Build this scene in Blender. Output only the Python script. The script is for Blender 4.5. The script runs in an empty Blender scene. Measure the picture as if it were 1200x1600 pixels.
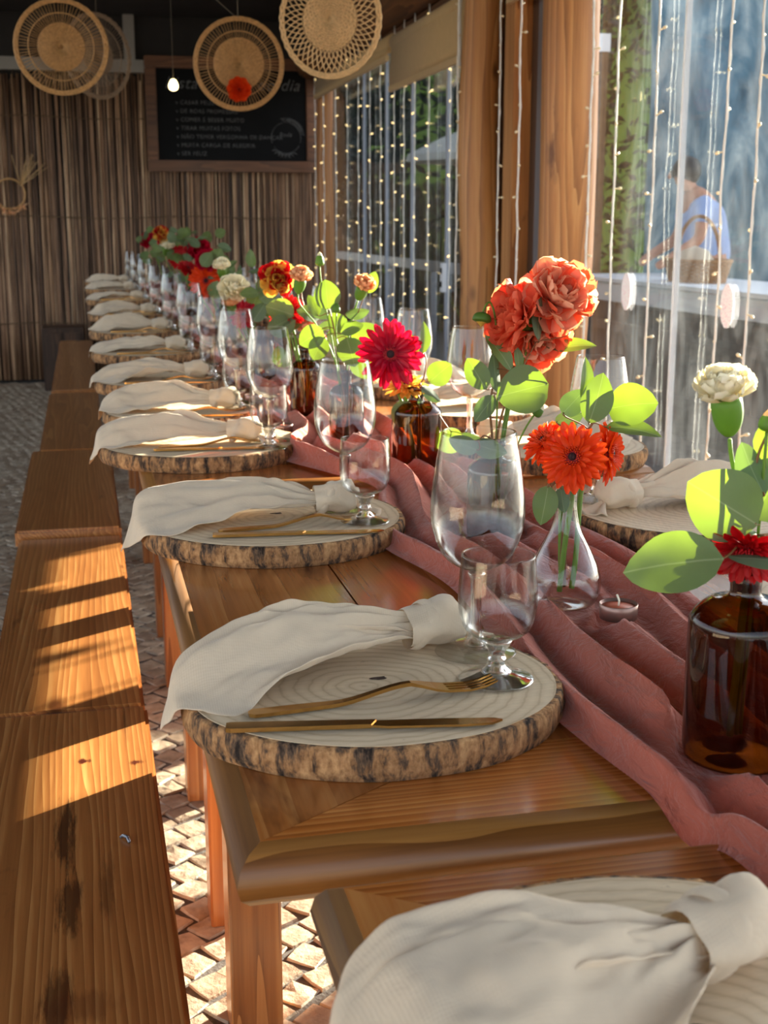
import bpy, bmesh, math, random
from mathutils import Vector, Matrix, Quaternion
random.seed(7)
S = bpy.context.scene
COL = S.collection
PI = math.pi
def V(*a): return Vector(a)
def rad(a): return math.radians(a)

# ------------------------------------------------------------------ camera
CAM = V(0, 0, 1.20)
cd = bpy.data.cameras.new('camera'); cam = bpy.data.objects.new('camera', cd); COL.objects.link(cam)
cd.sensor_fit = 'VERTICAL'; cd.sensor_height = 24; cd.lens = 2000 / 1600 * 24
cam.location = CAM; cam.rotation_euler = (rad(90 - 12.68), 0, rad(-13.05))
cd.clip_start = .02; cd.clip_end = 200
cd.dof.use_dof = True; cd.dof.focus_distance = 1.42; cd.dof.aperture_fstop = 8.5
S.camera = cam
# ------------------------------------------------------------------ world, sun, exposure
SUN_EL = rad(11.8); SUN_AZ = V(.84, .543, 0).normalized()
W = bpy.data.worlds.new('world'); S.world = W; W.use_nodes = True
wn = W.node_tree.nodes; wl = W.node_tree.links
bg = wn['Background']; sky = wn.new('ShaderNodeTexSky'); sky.sky_type = 'NISHITA'
sky.sun_disc = False; sky.sun_elevation = rad(24); sky.sun_rotation = math.atan2(SUN_AZ.x, SUN_AZ.y)
hs = wn.new('ShaderNodeHueSaturation'); hs.inputs['Saturation'].default_value = .45
wl.new(sky.outputs[0], hs.inputs['Color']); wl.new(hs.outputs[0], bg.inputs[0]); bg.inputs[1].default_value = .35
sd = bpy.data.lights.new('sun', 'SUN'); sun = bpy.data.objects.new('sun', sd); COL.objects.link(sun)
sd.energy = 46; sd.angle = rad(.8); sd.color = (1, .88, .69)
ldir = -(SUN_AZ * math.cos(SUN_EL) + V(0, 0, math.sin(SUN_EL)))
sun.rotation_euler = ldir.to_track_quat('-Z', 'Y').to_euler(); sun.location = (9, 6, 6)
vs = S.view_settings
vs.view_transform = 'Standard'; vs.look = 'None'; vs.exposure = .60; vs.gamma = 1; vs.use_curve_mapping = False
cy = S.cycles
cy.use_denoising = True; cy.max_bounces = 11; cy.transparent_max_bounces = 28; cy.transmission_bounces = 9
cy.glossy_bounces = 6; cy.diffuse_bounces = 5; cy.caustics_reflective = False; cy.caustics_refractive = False
cy.sample_clamp_indirect = 6; cy.blur_glossy = .6

# ------------------------------------------------------------------ helpers
KY = 1.165
def MP(x, y): return (x * 1.01, KY * y + .083 * x)     # survey grid -> room metres
class MB:
    def __init__(s): s.v = []; s.f = []; s.m = []
    def add(s, vs_, fs_, mi=0):
        n = len(s.v); s.v += [tuple(p) for p in vs_]
        s.f += [tuple(i + n for i in f) for f in fs_]; s.m += [mi] * len(fs_); return s
    def mesh(s, name, mats, smooth=True):
        me = bpy.data.meshes.new(name); me.from_pydata(s.v, [], s.f); me.update()
        for m in (mats if isinstance(mats, (list, tuple)) else [mats]): me.materials.append(m)
        me.polygons.foreach_set('material_index', s.m)
        me.polygons.foreach_set('use_smooth', [smooth] * len(s.f)); return me
def link(name, data, parent=None, loc=(0, 0, 0), rot=None, scale=None, raw=False):
    o = bpy.data.objects.new(name, data); COL.objects.link(o)
    if parent is None and not raw and (loc[0] or loc[1]): loc = (*MP(loc[0], loc[1]), loc[2])
    if parent is not None: o.parent = parent
    o.location = loc
    if rot is not None:
        if isinstance(rot, Quaternion): o.rotation_mode = 'QUATERNION'; o.rotation_quaternion = rot
        else: o.rotation_euler = rot
    if scale is not None: o.scale = scale if hasattr(scale, '__len__') else (scale,) * 3
    return o
def tag(o, label, cat, group=None, kind=None):
    if label: o['label'] = label
    if cat: o['category'] = cat
    if group: o['group'] = group
    if kind: o['kind'] = kind
    return o
def thing(name, label, cat, loc=(0, 0, 0), rotz=0, group=None, raw=False):
    o = link(name, None, None, loc, (0, 0, rotz), raw=raw); o.empty_display_size = .05
    return tag(o, label, cat, group)
def struct(o): o['kind'] = 'structure'; return o
def stuff(o): o['kind'] = 'stuff'; return o
def box(mb, x0, x1, y0, y1, z0, z1, mi=0):
    v = [(x, y, z) for z in (z0, z1) for y in (y0, y1) for x in (x0, x1)]
    return mb.add(v, [(0, 2, 3, 1), (4, 5, 7, 6), (0, 1, 5, 4), (2, 6, 7, 3), (0, 4, 6, 2), (1, 3, 7, 5)], mi)
def bev_box(name, mat, sx, sy, sz, b=.004, seg=2):
    bm = bmesh.new(); bmesh.ops.create_cube(bm, size=1)
    bmesh.ops.scale(bm, vec=(sx, sy, sz), verts=bm.verts)
    bmesh.ops.bevel(bm, geom=bm.edges[:], offset=b, segments=seg, affect='EDGES')
    me = bpy.data.meshes.new(name); bm.to_mesh(me); bm.free(); me.materials.append(mat); return me
def lathe(mb, prof, seg=32, mi=0, close=False, mat=None):
    v = []; f = []; n = len(prof)
    for r, z in prof:
        for k in range(seg):
            a = 2 * PI * k / seg; v.append((r * math.cos(a), r * math.sin(a), z))
    for i in range(n - 1 + (1 if close else 0)):
        j = (i + 1) % n
        for k in range(seg):
            q = (k + 1) % seg; f.append((i * seg + k, i * seg + q, j * seg + q, j * seg + k))
    if mat is not None: v = [mat @ Vector(p) for p in v]
    return mb.add(v, f, mi)
def tube(mb, pts, r, seg=6, mi=0, cap=True):
    pts = [Vector(p) for p in pts]; n = len(pts)
    rs = r if hasattr(r, '__len__') else [r] * n
    t0 = (pts[1] - pts[0]).normalized(); a = t0.orthogonal().normalized(); v = []; f = []
    for i, p in enumerate(pts):
        t = (pts[min(i + 1, n - 1)] - pts[max(i - 1, 0)])
        t = t.normalized() if t.length > 1e-9 else t0
        a = (a - t * a.dot(t)); a = a.normalized() if a.length > 1e-6 else t.orthogonal().normalized(); b = t.cross(a)
        for k in range(seg):
            w = 2 * PI * k / seg; v.append(p + (a * math.cos(w) + b * math.sin(w)) * rs[i])
    for i in range(n - 1):
        for k in range(seg):
            q = (k + 1) % seg; f.append((i * seg + k, i * seg + q, (i + 1) * seg + q, (i + 1) * seg + k))
    if cap: f.append(tuple(range(seg - 1, -1, -1))); f.append(tuple((n - 1) * seg + k for k in range(seg)))
    return mb.add(v, f, mi)
def grid(mb, nu, nv, fn, mi=0, wrap=False):
    v = [fn(i / (nu - 1), j / (nv - 1 if not wrap else nv)) for i in range(nu) for j in range(nv)]; f = []
    for i in range(nu - 1):
        for j in range(nv if wrap else nv - 1):
            q = (j + 1) % nv; f.append((i * nv + j, i * nv + q, (i + 1) * nv + q, (i + 1) * nv + j))
    return mb.add(v, f, mi)
def bez(a, b, c, d, n=10):
    a, b, c, d = map(Vector, (a, b, c, d)); o = []
    for i in range(n + 1):
        t = i / n; s = 1 - t; o.append(a * s**3 + b * 3 * s * s * t + c * 3 * s * t * t + d * t**3)
    return o
def axes(x, y, z):
    return Matrix((x, y, z)).transposed().to_quaternion()
def lerp(a, b, t): return a + (b - a) * t
def sm(t): t = max(0, min(1, t)); return t * t * (3 - 2 * t)
from mathutils import noise as mn
def nz(x, y=0, z=0): return mn.noise(Vector((x, y, z)))
def solid(o, t, off=-1):
    m = o.modifiers.new('s', 'SOLIDIFY'); m.thickness = t; m.offset = off; return o
def subd(o, n=1):
    m = o.modifiers.new('d', 'SUBSURF'); m.levels = n; m.render_levels = n; return o

# ------------------------------------------------------------------ materials
def lin(c):
    c = c / 255
    return c / 12.92 if c <= .04045 else ((c + .055) / 1.055)**2.4
def rgb(r, g, b): return (lin(r), lin(g), lin(b), 1)
class NT:
    def __init__(s, name):
        s.m = bpy.data.materials.new(name); s.m.use_nodes = True
        s.t = s.m.node_tree; s.t.nodes.clear(); s.out = s.n('ShaderNodeOutputMaterial')
    def n(s, ty, **kw):
        x = s.t.nodes.new(ty)
        for k, v in kw.items():
            if k.startswith('i_'): 
                key = k[2:].replace('_', ' '); x.inputs[key].default_value = v
            else: setattr(x, k, v)
        return x
    def l(s, a, b): s.t.links.new(a, b)
    def math(s, op, a, b=None, c=None):
        x = s.n('ShaderNodeMath', operation=op)
        for i, q in enumerate((a, b, c)):
            if q is None: continue
            if hasattr(q, 'is_linked'): s.l(q, x.inputs[i])
            else: x.inputs[i].default_value = q
        return x.outputs[0]
    def ramp(s, fac, stops, interp='LINEAR'):
        x = s.n('ShaderNodeValToRGB'); x.color_ramp.interpolation = interp; e = x.color_ramp.elements
        while len(e) < len(stops): e.new(.5)
        for k, (p, c) in enumerate(stops): e[k].position = p; e[k].color = c if hasattr(c, '__len__') else (c, c, c, 1)
        s.l(fac, x.inputs[0]); return x.outputs[0]
    def mix(s, fac, a, b, mode='MIX'):
        x = s.n('ShaderNodeMix', data_type='RGBA', blend_type=mode)
        for sock, q in ((x.inputs[0], fac), (x.inputs[6], a), (x.inputs[7], b)):
            if hasattr(q, 'is_linked'): s.l(q, sock)
            else: sock.default_value = q
        return x.outputs[2]
    def coord(s, kind='Object', scale=(1, 1, 1), rnd=False, loc=(0, 0, 0)):
        tc = s.n('ShaderNodeTexCoord'); v = tc.outputs[kind]
        if rnd:
            oi = s.n('ShaderNodeObjectInfo'); c = s.n('ShaderNodeCombineXYZ')
            r1 = s.math('MULTIPLY', oi.outputs['Random'], 37.0); r2 = s.math('MULTIPLY', oi.outputs['Random'], 91.0)
            s.l(r1, c.inputs[1]); s.l(s.math('MULTIPLY', oi.outputs['Random'], .3), c.inputs[0])
            a = s.n('ShaderNodeVectorMath', operation='ADD'); s.l(v, a.inputs[0]); s.l(c.outputs[0], a.inputs[1]); v = a.outputs[0]
        mp = s.n('ShaderNodeMapping'); s.l(v, mp.inputs[0]); mp.inputs['Scale'].default_value = scale; mp.inputs['Location'].default_value = loc
        return mp.outputs[0]
    def noise(s, vec, scale, detail=3, rough=.5, dist=0):
        x = s.n('ShaderNodeTexNoise'); s.l(vec, x.inputs['Vector']); x.inputs['Scale'].default_value = scale
        x.inputs['Detail'].default_value = detail; x.inputs['Roughness'].default_value = rough; x.inputs['Distortion'].default_value = dist
        return x
    def bump(s, h, strength=.3, dist=.002):
        x = s.n('ShaderNodeBump'); x.inputs['Strength'].default_value = strength; x.inputs['Distance'].default_value = dist
        s.l(h, x.inputs['Height']); return x.outputs[0]
    def bsdf(s, color, rough=.5, normal=None, metallic=0, spec=.5, coat=0, out=True, sheen=0):
        b = s.n('ShaderNodeBsdfPrincipled')
        if hasattr(color, 'is_linked'): s.l(color, b.inputs['Base Color'])
        else: b.inputs['Base Color'].default_value = color
        if hasattr(rough, 'is_linked'): s.l(rough, b.inputs['Roughness'])
        else: b.inputs['Roughness'].default_value = rough
        b.inputs['Metallic'].default_value = metallic; b.inputs['Specular IOR Level'].default_value = spec
        b.inputs['Coat Weight'].default_value = coat; b.inputs['Coat Roughness'].default_value = .15
        b.inputs['Sheen Weight'].default_value = sheen
        if normal is not None: s.l(normal, b.inputs['Normal'])
        if out: s.l(b.outputs[0], s.out.inputs[0])
        return b
    def mixsh(s, fac, a, b, out=True):
        x = s.n('ShaderNodeMixShader')
        if hasattr(fac, 'is_linked'): s.l(fac, x.inputs[0])
        else: x.inputs[0].default_value = fac
        s.l(a, x.inputs[1]); s.l(b, x.inputs[2])
        if out: s.l(x.outputs[0], s.out.inputs[0])
        return x.outputs[0]

def wood(name, dark, mid, light, axis='Y', ring=9, rough=.35, coat=.3, stain=None, stretch=.07, knots=True, bump=.08, fine=1.0, fw=.5, sw=.3, spots=()):
    t = NT(name)
    sc = {'Y': (1, stretch, 1), 'X': (stretch, 1, 1), 'Z': (1, 1, stretch)}[axis]
    off = {'Y': (.03, 0, .15), 'X': (0, .03, .15), 'Z': (.10, .12, 0)}[axis]
    p = t.coord('Object', sc, rnd=True, loc=off)
    n1 = t.noise(p, 6.5, 3, .5)
    ad = t.n('ShaderNodeVectorMath', operation='MULTIPLY_ADD')
    t.l(n1.outputs['Color'], ad.inputs[0]); ad.inputs[1].default_value = (.13, .13, .13); t.l(p, ad.inputs[2])
    w = t.n('ShaderNodeTexWave', wave_type='RINGS', rings_direction=axis, wave_profile='SAW')
    t.l(ad.outputs[0], w.inputs['Vector']); w.inputs['Scale'].default_value = ring; w.inputs['Distortion'].default_value = 2.6
    w.inputs['Detail'].default_value = 2; w.inputs['Detail Scale'].default_value = .7
    sc2 = {'Y': (60, 1.6, 60), 'X': (1.6, 60, 60), 'Z': (60, 60, 1.6)}[axis]
    fi = t.noise(t.coord('Object', sc2, rnd=True), 3.0 * fine, 4, .6)
    sc3 = {'Y': (14, .5, 14), 'X': (.5, 14, 14), 'Z': (14, 14, .5)}[axis]
    st_ = t.noise(t.coord('Object', sc3, rnd=True), 2.0, 3, .6, .3)
    g = t.mix(sw, t.mix(fw, w.outputs['Color'], fi.outputs['Fac']), st_.outputs['Fac'])
    col = t.ramp(g, [(.20, light), (.46, mid), (.64, lerpc(mid, dark, .45)), (.80, dark)])
    big = t.noise(p, 2.3, 2, .5)
    col = t.mix(t.ramp(big.outputs['Fac'], [(.35, 0), (.7, .55)]), col, lerpc(mid, dark, .7), 'MULTIPLY')
    if stain:
        st = t.noise(t.coord('Object', {'Y': (7, 1.7, 7), 'X': (1.7, 7, 7), 'Z': (7, 7, 1.7)}[axis], rnd=True), 1.0, 5, .65, .6)
        col = t.mix(t.ramp(st.outputs['Fac'], [(.62, 0), (.70, .85)]), col, stain)
    if knots:
        vo = t.n('ShaderNodeTexVoronoi', feature='F1'); sk = {'Y': (6, 2.6, 2), 'X': (2.6, 6, 2), 'Z': (6, 6, 2.6)}[axis]
        t.l(t.coord('Object', sk, rnd=True), vo.inputs['Vector']); vo.inputs['Scale'].default_value = .9; vo.inputs['Randomness'].default_value = 1
        col = t.mix(t.ramp(vo.outputs['Distance'], [(.045, .95), (.085, .45), (.13, 0)]), col, lerpc(dark, (0.01, .004, .002, 1), .4))
    for (cx_, cy_, rx, ry, amt, colr) in spots:
        tc = t.n('ShaderNodeTexCoord'); mp = t.n('ShaderNodeMapping', vector_type='POINT'); t.l(tc.outputs['Object'], mp.inputs[0])
        mp.inputs['Location'].default_value = (-cx_ / rx, -cy_ / ry, 0); mp.inputs['Scale'].default_value = (1 / rx, 1 / ry, 0)
        ln = t.n('ShaderNodeVectorMath', operation='LENGTH'); t.l(mp.outputs[0], ln.inputs[0])
        nn = t.noise(t.coord('Object', (70, 7, 70)), 1.5, 5, .7)
        d_ = t.math('ADD', ln.outputs['Value'], t.math('MULTIPLY', t.math('SUBTRACT', nn.outputs['Fac'], .5), 2.6))
        col = t.mix(t.ramp(d_, [(.45, amt), (.95, 0)]), col, colr)
    nb = t.bump(g, bump, .0015)
    t.bsdf(col, rough, nb, coat=coat); return t.m
def lerpc(a, b, t): return tuple(a[i] + (b[i] - a[i]) * t for i in range(4))

M = {}
M['bench'] = wood('bench_pine', rgb(112, 60, 24), rgb(176, 116, 60), rgb(218, 166, 100), 'Y', 36, .32, .35, stain=rgb(66, 32, 14), stretch=.05, fw=.58)
_dk = rgb(46, 20, 10); _rd = rgb(74, 26, 14)
M['bench_knotty'] = wood('bench_pine_knotty', rgb(112, 60, 24), rgb(176, 116, 60), rgb(218, 166, 100), 'Y', 36, .32, .35, stain=rgb(66, 32, 14), stretch=.05, fw=.58, knots=False,
    spots=((.012, .49, .015, .13, .8, _dk), (.020, .33, .018, .08, .75, _dk), (.008, .13, .018, .08, .7, _dk), (.062, .36, .012, .09, .45, _dk), (.038, .732, .013, .011, 1, _rd), (.109, .712, .012, .011, 1, _rd), (.03, .12, .05, .03, .35, _rd)))
M['bench_x'] = wood('bench_pine_cross', rgb(92, 48, 18), rgb(160, 104, 52), rgb(200, 150, 88), 'X', 34, .35, .3, stretch=.05)
M['table'] = wood('table_pine', rgb(116, 60, 22), rgb(178, 110, 52), rgb(208, 148, 84), 'Y', 9, .25, .5, stain=rgb(108, 58, 26), stretch=.10, fw=.6, sw=.42)
M['table_x'] = wood('table_pine_cross', rgb(116, 56, 18), rgb(186, 110, 46), rgb(214, 150, 78), 'X', 38, .25, .5, stretch=.03, knots=False)
M['sap'] = wood('live_edge_sapwood', rgb(88, 52, 20), rgb(152, 104, 50), rgb(184, 138, 74), 'Y', 7, .6, .0, stretch=.2, knots=False)
M['sap_x'] = wood('live_edge_sapwood_cross', rgb(90, 50, 18), rgb(162, 104, 46), rgb(192, 138, 72), 'X', 7, .42, .15, stretch=.2, knots=False)
M['leg'] = wood('leg_pine', rgb(104, 54, 22), rgb(172, 106, 54), rgb(200, 140, 82), 'Z', 36, .35, .3, stretch=.03, knots=False)
M['log'] = wood('log_post', rgb(120, 72, 32), rgb(194, 134, 74), rgb(222, 172, 110), 'Z', 14, .55, .05, stain=rgb(92, 50, 22), stretch=.06, bump=.5)
M['beam'] = wood('log_beam', rgb(70, 42, 22), rgb(122, 80, 46), rgb(150, 104, 62), 'Y', 14, .6, .0, stretch=.06)
M['frame'] = wood('board_frame_wood', rgb(66, 36, 18), rgb(116, 72, 42), rgb(136, 90, 56), 'X', 24, .5, .1, knots=False)
M['darkwood'] = wood('dark_wood', rgb(44, 26, 14), rgb(84, 54, 34), rgb(108, 74, 48), 'Z', 24, .6, .0, knots=False)
M['greywood'] = wood('weathered_wood', rgb(52, 48, 46), rgb(110, 102, 96), rgb(140, 132, 124), 'Z', 24, .8, .0)

def slice_face():
    t = NT('slice_end_grain'); p = t.coord('Object')
    n = t.noise(p, 9, 3, .5); ad = t.n('ShaderNodeVectorMath', operation='MULTIPLY_ADD')
    t.l(n.outputs['Color'], ad.inputs[0]); ad.inputs[1].default_value = (.022, .022, 0); t.l(p, ad.inputs[2])
    w = t.n('ShaderNodeTexWave', wave_type='RINGS', rings_direction='Z', wave_profile='SIN'); t.l(ad.outputs[0], w.inputs['Vector'])
    w.inputs['Scale'].default_value = 24; w.inputs['Distortion'].default_value = 1.6; w.inputs['Detail'].default_value = 3; w.inputs['Detail Scale'].default_value = 2.0
    col = t.ramp(w.outputs['Color'], [(0, rgb(204, 182, 152)), (.14, rgb(220, 200, 170)), (1, rgb(228, 210, 182))])
    f = t.noise(t.coord('Object', (1, 6, 1)), 40, 4, .6)
    col = t.mix(.35, col, t.ramp(f.outputs['Fac'], [(.3, rgb(176, 156, 134)), (.7, rgb(236, 222, 202))]), 'MULTIPLY')
    sp = t.noise(p, 70, 3, .7); col = t.mix(t.ramp(sp.outputs['Fac'], [(.66, 0), (.72, .35)]), col, rgb(120, 96, 76))
    t.bsdf(col, .6, t.bump(f.outputs['Fac'], .15, .001)); return t.m
M['slice'] = slice_face()
def bark():
    t = NT('bark'); p = t.coord('Object')
    n = t.noise(t.coord('Object', (1, 1, .3)), 75, 6, .7, .3)
    n2 = t.noise(p, 140, 3, .6)
    col = t.ramp(n.outputs['Fac'], [(.36, rgb(44, 36, 32)), (.44, rgb(98, 78, 62)), (.52, rgb(160, 118, 80)), (.68, rgb(204, 160, 112))])
    col = t.mix(.5, col, t.ramp(n2.outputs['Fac'], [(.3, rgb(150, 130, 110)), (.55, (1, 1, 1, 1))]), 'MULTIPLY')
    h = t.mix(.4, n.outputs['Fac'], n2.outputs['Fac'])
    t.bsdf(col, .85, t.bump(h, .9, .006), spec=.2); return t.m
M['bark'] = bark()
M['pith'] = NT('dark_pith').m; 
def simple(name, color, rough=.5, metallic=0, spec=.5, coat=0, nscale=0, namt=.15, bumps=0, bscale=200):
    t = NT(name); p = t.coord('Object', rnd=True); col = color; nb = None
    if nscale:
        n = t.noise(p, nscale, 4, .6); col = t.mix(t.ramp(n.outputs['Fac'], [(.3, 0), (.7, 1)]), tuple(c * (1 - namt) for c in color[:3]) + (1,), tuple(min(1, c * (1 + namt)) for c in color[:3]) + (1,))
    if bumps: nb = t.bump(t.noise(p, bscale, 3, .6).outputs['Fac'], bumps, .002)
    t.bsdf(col, rough, nb, metallic, spec, coat); return t.m
M['pith'] = simple('pith_dark', rgb(52, 30, 18), .8, nscale=60)
M['gold'] = simple('brushed_gold', rgb(196, 150, 84), .22, 1, nscale=80, namt=.08)
def cloth(name, color, tl, weave=900, wamt=.25, crinkle=0, crs=60, cdist=.006, trans=.3, sheen=.2, stretch=(1, 1, 1)):
    t = NT(name); p = t.coord('Object')
    w1 = t.n('ShaderNodeTexWave', wave_type='BANDS', bands_direction='X'); w2 = t.n('ShaderNodeTexWave', wave_type='BANDS', bands_direction='Y')
    for w in (w1, w2): t.l(p, w.inputs['Vector']); w.inputs['Scale'].default_value = weave / 6; w.inputs['Distortion'].default_value = .5
    hv = t.mix(.5, w1.outputs['Color'], w2.outputs['Color'])
    n = t.noise(p, 25, 4, .6); col = t.mix(t.ramp(n.outputs['Fac'], [(.3, 0), (.7, 1)]), tuple(c * .9 for c in color[:3]) + (1,), color)
    nb = t.bump(hv, wamt, .0006)
    if crinkle:
        c1 = t.noise(t.coord('Object', stretch), crs, 4, .6, .6); x = t.n('ShaderNodeBump'); x.inputs['Strength'].default_value = crinkle
        x.inputs['Distance'].default_value = cdist; t.l(c1.outputs['Fac'], x.inputs['Height']); t.l(nb, x.inputs['Normal']); nb = x.outputs[0]
    b = t.bsdf(col, .9, nb, spec=.15, out=False, sheen=sheen)
    tr = t.n('ShaderNodeBsdfTranslucent'); tr.inputs[0].default_value = tl; t.l(nb, tr.inputs['Normal'])
    t.mixsh(trans, b.outputs[0], tr.outputs[0]); return t.m
M['napkin'] = cloth('linen_napkin', rgb(226, 208, 184), rgb(250, 222, 170), crinkle=.35, crs=38, cdist=.004, trans=.18)
M['runner'] = cloth('rose_gauze', rgb(190, 104, 84), rgb(226, 110, 84), weave=1400, crinkle=.9, crs=55, cdist=.010, trans=.16, sheen=.3, stretch=(1, .45, 1))
M['canvas'] = cloth('blind_canvas', rgb(206, 176, 130), rgb(236, 190, 120), trans=.12)

def thin_glass(name, tint=(1, 1, 1, 1), k=.75, base=.035, power=3.0, rough=0, edge=None, epow=2.2):
    t = NT(name); lw = t.n('ShaderNodeLayerWeight'); lw.inputs[0].default_value = .5
    fac = t.math('ADD', t.math('MULTIPLY', t.math('POWER', lw.outputs['Facing'], power), k), base)
    tr = t.n('ShaderNodeBsdfTransparent')
    if edge is None: tr.inputs[0].default_value = tint
    else: t.l(t.mix(t.math('POWER', lw.outputs['Facing'], epow), tint, edge), tr.inputs[0])
    gl = t.n('ShaderNodeBsdfGlossy'); gl.inputs['Roughness'].default_value = rough
    t.mixsh(fac, tr.outputs[0], gl.outputs[0]); return t.m
M['glass'] = thin_glass('clear_glass', (.985, .988, .985, 1), .85, .034, 3.4, edge=(.50, .52, .51, 1), epow=5)
M['amber'] = thin_glass('amber_glass', (.42, .18, .036, 1), .8, .05, 3.5, edge=(.07, .024, .005, 1))
def solid_glass():
    t = NT('clear_glass_solid'); g = t.n('ShaderNodeBsdfGlass'); g.inputs['IOR'].default_value = 1.45; g.inputs['Roughness'].default_value = 0
    tr = t.n('ShaderNodeBsdfTransparent'); tr.inputs[0].default_value = (.95, .96, .95, 1)
    t.mixsh(.45, g.outputs[0], tr.outputs[0]); return t.m
M['glass_solid'] = solid_glass()
def pane():
    t = NT('window_pane'); lw = t.n('ShaderNodeLayerWeight'); lw.inputs[0].default_value = .5
    fac = t.math('ADD', t.math('MULTIPLY', t.math('POWER', lw.outputs['Facing'], 4), .7), .05)
    tr = t.n('ShaderNodeBsdfTransparent'); tr.inputs[0].default_value = (.93, .96, .97, 1)
    gl = t.n('ShaderNodeBsdfGlossy'); gl.inputs['Roughness'].default_value = .02
    a = t.mixsh(fac, tr.outputs[0], gl.outputs[0], False)
    n = t.noise(t.coord('Object', (1, 2.2, .8)), 3.2, 6, .65, 1.5)
    d = t.n('ShaderNodeBsdfDiffuse'); d.inputs[0].default_value = (.75, .8, .85, 1)
    tl = t.n('ShaderNodeBsdfTranslucent'); tl.inputs[0].default_value = (.75, .8, .85, 1)
    dd = t.mixsh(.5, d.outputs[0], tl.outputs[0], False)
    t.mixsh(t.ramp(n.outputs['Fac'], [(.42, .003), (.8, .034)]), a, dd); return t.m
M['pane'] = pane()
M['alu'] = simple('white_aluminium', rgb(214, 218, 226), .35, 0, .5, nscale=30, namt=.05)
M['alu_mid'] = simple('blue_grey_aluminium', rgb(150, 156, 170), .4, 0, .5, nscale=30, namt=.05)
M['alu_grey'] = simple('grey_aluminium', rgb(128, 132, 142), .35, .6)

def plant(name, color, tcol, trans=.4, rough=.5, spec=.35, var=.12, vein=None, ns=30):
    t = NT(name); p = t.coord('Object', rnd=True); n = t.noise(p, ns, 3, .6)
    oi = t.n('ShaderNodeObjectInfo')
    c2 = tuple(c * (1 - 2 * var) for c in color[:3]) + (1,)
    col = t.mix(t.math('MULTIPLY', t.math('ADD', n.outputs['Fac'], oi.outputs['Random']), .5), c2, color)
    if vein:
        tc = t.n('ShaderNodeTexCoord'); sx = t.n('ShaderNodeSeparateXYZ'); t.l(tc.outputs['Object'], sx.inputs[0])
        col = t.mix(t.ramp(t.math('ABSOLUTE', sx.outputs[0]), [(.004, .45), (.012, 0)]), col, vein)
    b = t.bsdf(col, rough, None, spec=spec, out=False)
    tr = t.n('ShaderNodeBsdfTranslucent'); tr.inputs[0].default_value = tcol
    t.mixsh(trans, b.outputs[0], tr.outputs[0]); return t.m
M['leaf'] = plant('eucalyptus_leaf', rgb(104, 124, 80), rgb(142, 170, 36), .25, .5, vein=rgb(176, 186, 140))
M['leaf_blue'] = plant('eucalyptus_leaf_grey', rgb(96, 114, 88), rgb(120, 150, 56), .25, .55, vein=rgb(160, 172, 140))
M['stem'] = plant('green_stem', rgb(110, 140, 52), rgb(150, 190, 60), .2)
M['twig'] = plant('brown_twig', rgb(128, 88, 52), rgb(120, 80, 40), .05)
M['calyx'] = plant('green_calyx', rgb(92, 124, 48), rgb(130, 170, 50), .25)
M['orange'] = plant('orange_petal', rgb(236, 74, 20), rgb(255, 90, 20), .3, .5)
M['magenta'] = plant('magenta_petal', rgb(190, 14, 52), rgb(220, 10, 50), .25, .5)
M['red'] = plant('red_petal', rgb(190, 16, 26), rgb(220, 14, 20), .28, .5)
M['coral'] = plant('coral_petal', rgb(244, 112, 80), rgb(255, 130, 84), .35, .5)
M['coral2'] = plant('coral_pale_petal', rgb(252, 186, 152), rgb(255, 180, 140), .35, .5)
M['cream'] = plant('cream_petal', rgb(250, 244, 222), rgb(250, 240, 200), .35, .5, var=.04)
M['peach'] = plant('peach_petal', rgb(246, 196, 150), rgb(250, 190, 130), .35, .5, var=.06)
M['yellow'] = plant('yellow_petal', rgb(240, 196, 90), rgb(250, 200, 80), .35, .5)
M['disc_dark'] = simple('flower_disc_dark', rgb(40, 8, 14), .8, nscale=300, bumps=.6, bscale=500)
M['disc_red'] = simple('flower_disc_red', rgb(160, 20, 24), .7, nscale=300, namt=.4, bumps=.8, bscale=600)
M['rattan'] = simple('rattan', rgb(196, 150, 96), .6, nscale=90, namt=.25)
M['rattan_pale'] = simple('pale_rattan', rgb(212, 174, 124), .6, nscale=90, namt=.2)
M['rattan_grey'] = simple('grey_rattan', rgb(150, 128, 108), .7, nscale=90, namt=.2)
M['cord'] = simple('clear_cord', rgb(232, 230, 224), .35)
M['string'] = simple('hanging_string', rgb(120, 112, 100), .8)
M['candle'] = simple('terracotta_wax', rgb(186, 92, 62), .5, nscale=20)
M['cup'] = simple('candle_cup_metal', rgb(150, 120, 110), .35, .6)
M['wick'] = simple('wick', rgb(236, 226, 206), .8)
M['chalkboard'] = simple('chalkboard_black', rgb(13, 13, 15), .8, spec=.2, nscale=6, namt=.3)
def chalk():
    t = NT('chalk'); n = t.noise(t.coord('Object'), 90, 3, .6)
    t.bsdf(t.ramp(n.outputs['Fac'], [(.35, rgb(60, 60, 62)), (.65, rgb(112, 112, 112))]), .9); return t.m
M['chalk'] = chalk()
def bulb():
    t = NT('fairy_bulb'); b = t.bsdf(rgb(250, 226, 180), .3, out=False); e = t.n('ShaderNodeEmission'); e.inputs[0].default_value = (1, .72, .30, 1); e.inputs[1].default_value = 1.3
    a = t.n('ShaderNodeAddShader'); t.l(b.outputs[0], a.inputs[0]); t.l(e.outputs[0], a.inputs[1]); t.l(a.outputs[0], t.out.inputs[0]); return t.m
M['bulb'] = bulb()
def bulb_off():
    return simple('unlit_bulb', rgb(244, 226, 186), .25)
M['bulb_off'] = bulb_off()
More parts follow.
